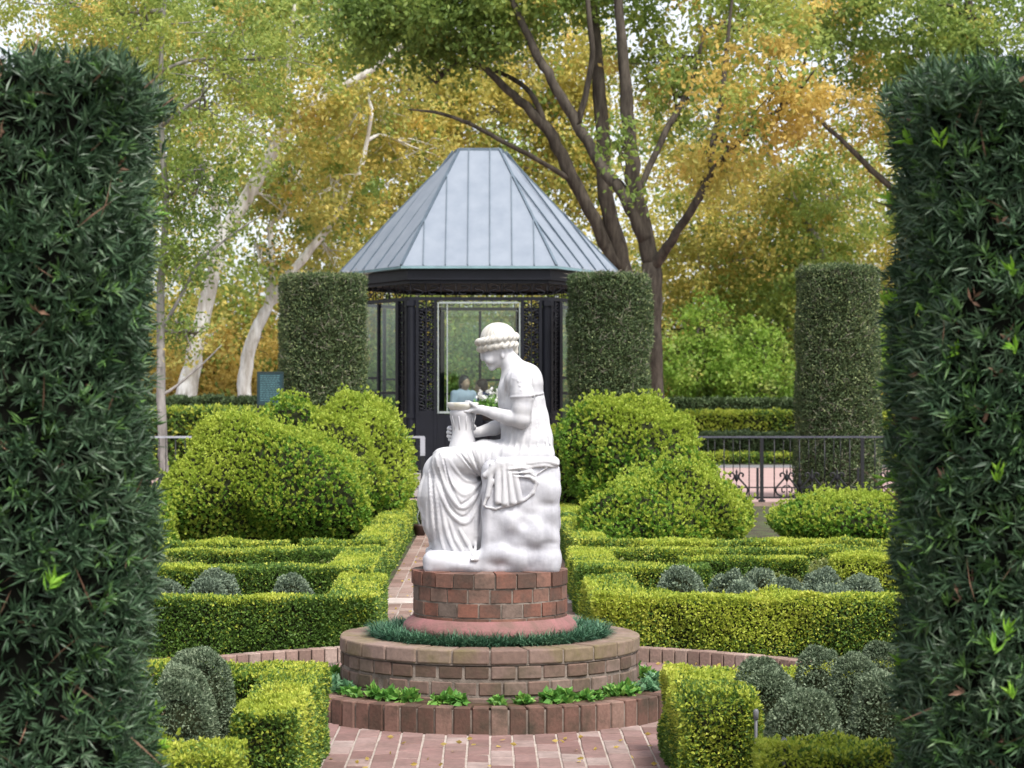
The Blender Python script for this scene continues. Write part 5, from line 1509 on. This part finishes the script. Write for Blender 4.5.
tree('yellow_tree', 'yellow and orange autumn tree behind the far right topiary column', [
    (TP([(850, 460), (846, 380), (836, 290), (812, 230), (790, 190), (760, 130), (730, 60)], Y), [TR(8, Y), TR(7, Y), TR(6, Y), TR(5, Y), TR(4, Y), TR(3, Y), TR(1.5, Y)])],
    [B(740, 210, Y, 80, 70, 2.5, 150, YE), B(840, 200, Y, 80, 70, 2.5, 150, OL), B(700, 130, Y + 2, 70, 70, 2.5, 110, YE), B(800, 290, Y, 80, 60, 2.5, 130, OL), B(700, 270, Y + 1, 60, 50, 2, 90, YE), B(890, 300, Y, 60, 90, 2.5, 110, YE), B(860, 100, Y - 4, 70, 60, 2, 90, OC)],
    TMATS, bark_grey, .135, 26, .45, base=gbase(850, Y))
Y = 58.0
tree('green_tree', 'olive green tree filling the sky at the top right', [
    (TP([(1010, 470), (1008, 350), (1000, 200), (985, 100), (970, 0)], Y), [TR(12, Y), TR(11, Y), TR(10, Y), TR(8, Y), TR(5, Y)]),
    (TP([(1002, 262), (940, 222), (889, 184), (850, 147), (800, 100)], Y), [.14, .12, .10, .08, .04])],
    [B(900, 30, Y, 90, 60, 2.6, 150, GRN), B(1000, 40, Y, 90, 80, 2.6, 140, GRN), B(820, -5, Y, 80, 50, 2.6, 110, OL), B(960, 150, Y, 90, 80, 2, 80, OL), B(1080, 150, Y, 80, 120, 2.5, 90, GRN)],
    TMATS, bark_dark, .12, 30, .36, base=gbase(1010, Y))
Y = 80.0
tree('green_tree', 'dark green tree seen low between the forked tree and the right column', [
    (TP([(780, 450), (782, 330), (790, 250)], Y), [.3, .25, .15])],
    [B(800, 320, Y, 90, 60, 2.5, 110, GRN), B(770, 240, Y, 70, 50, 2.5, 70, GRN), B(720, 330, Y, 60, 60, 2, 60, GRN), B(630, 330, Y, 60, 90, 2, 70, OL)],
    TMATS, bark_dark, .14, 26, .45, base=gbase(780, Y))
def shrub(name, label, px, Y, rpx, top, mi, n, seed, per=30, leaf=.12, grp='shrubs beyond the far hedges'):
    zt = EH - (top - HY) * Y / F; x = at(px, HY, Y).x; rw = rpx * Y / F
    tree(name, label, [([(x, Y, 0), (x + .1, Y, zt * .35), (x, Y, zt * .6)], [.09, .07, .03])],
         [(x, Y, zt * .45, rw, 1.6, zt * .36, n // 2, mi), (x - rw * .5, Y, zt * .62, rw * .45, 1.2, zt * .26, n // 4, mi), (x + rw * .45, Y - .3, zt * .48, rw * .5, 1.2, zt * .3, n // 4, mi), (x + rw * .05, Y + .4, zt * .80, rw * .45, 1.0, zt * .22, n // 4, mi)],
         TMATS, bark_dark, leaf, per, .34, 'shrub', grp, 'stem', base=(x, Y))
shrub('bright_shrub', 'bright green shrub just right of the dark trunk, beyond the far hedges', 705, 72.5, 52, 300, BR_, 120, 1)
shrub('bright_shrub', 'bright green shrub between the dark trunk and the right column', 760, 71.5, 50, 318, BR_, 110, 2)
shrub('bright_shrub', 'yellow green shrub seen right of the furthest right column', 888, 70, 45, 300, BR_, 90, 3)
shrub('ochre_shrub', 'ochre leaved shrub between the two white sycamore trunks', 215, 64, 50, 330, OC, 110, 4)
shrub('ochre_shrub', 'ochre leaved shrub behind the green board', 275, 65, 36, 325, OC, 80, 5)
shrub('ochre_shrub', 'ochre leaved shrub beside the left tall hedge', 130, 63, 50, 320, OC, 80, 6)
shrub('green_shrub', 'green shrub seen through the left bay of the pavilion', 385, 62, 34, 350, GRN, 80, 7)
shrub('green_shrub', 'green shrub seen through the central pavilion window', 480, 60, 60, 330, GRN, 110, 8)
shrub('green_shrub', 'green shrub seen just right of the pavilion posts', 570, 62, 40, 320, OL, 90, 9)

# the wood beyond, one soft mass of crowns
sp = Soup()
for (px, py, Yb, rx, rz, n_, mi) in [(a, rng.uniform(130, 340), rng.uniform(84, 100), rng.uniform(55, 90), rng.uniform(55, 85), 60, int(rng.choice([0, 1, 1, 2]))) for a in np.arange(-380, 1420, 24)]:
    p = at(px, py, Yb)
    C = np.array(p) + unit(rng.normal(size=(n_, 3))) * (rng.uniform(size=(n_, 1)) ** .4) * [rx * Yb / F, 3, rz * Yb / F]
    C = C[C[:, 2] > 0]
    P = np.repeat(C, 18, 0); P = P + rng.normal(size=P.shape) * .6
    sp.add(leaf_quads(P, unit(rng.normal(size=P.shape)), .24 * rng.uniform(.6, 1.3, len(P)), .16), mi)
for a in np.arange(-400, 1450, 14):
    p = at(a, HY, rng.uniform(92, 98)); h_ = rng.uniform(4, 7.5)
    C = np.array([p.x, p.y, 0]) + rng.uniform(size=(70, 3)) * [1.6, 2, h_] - [.8, 1, 0]
    P = np.repeat(C, 14, 0); P = P + rng.normal(size=P.shape) * .5
    sp.add(leaf_quads(P, unit(rng.normal(size=P.shape)), .3, .2), int(rng.choice([0, 1, 4])))
tag(sp.build('far_wood', TMATS), 'distant wood of yellow and olive autumn trees behind everything', 'wood', kind='stuff')
make_statue()
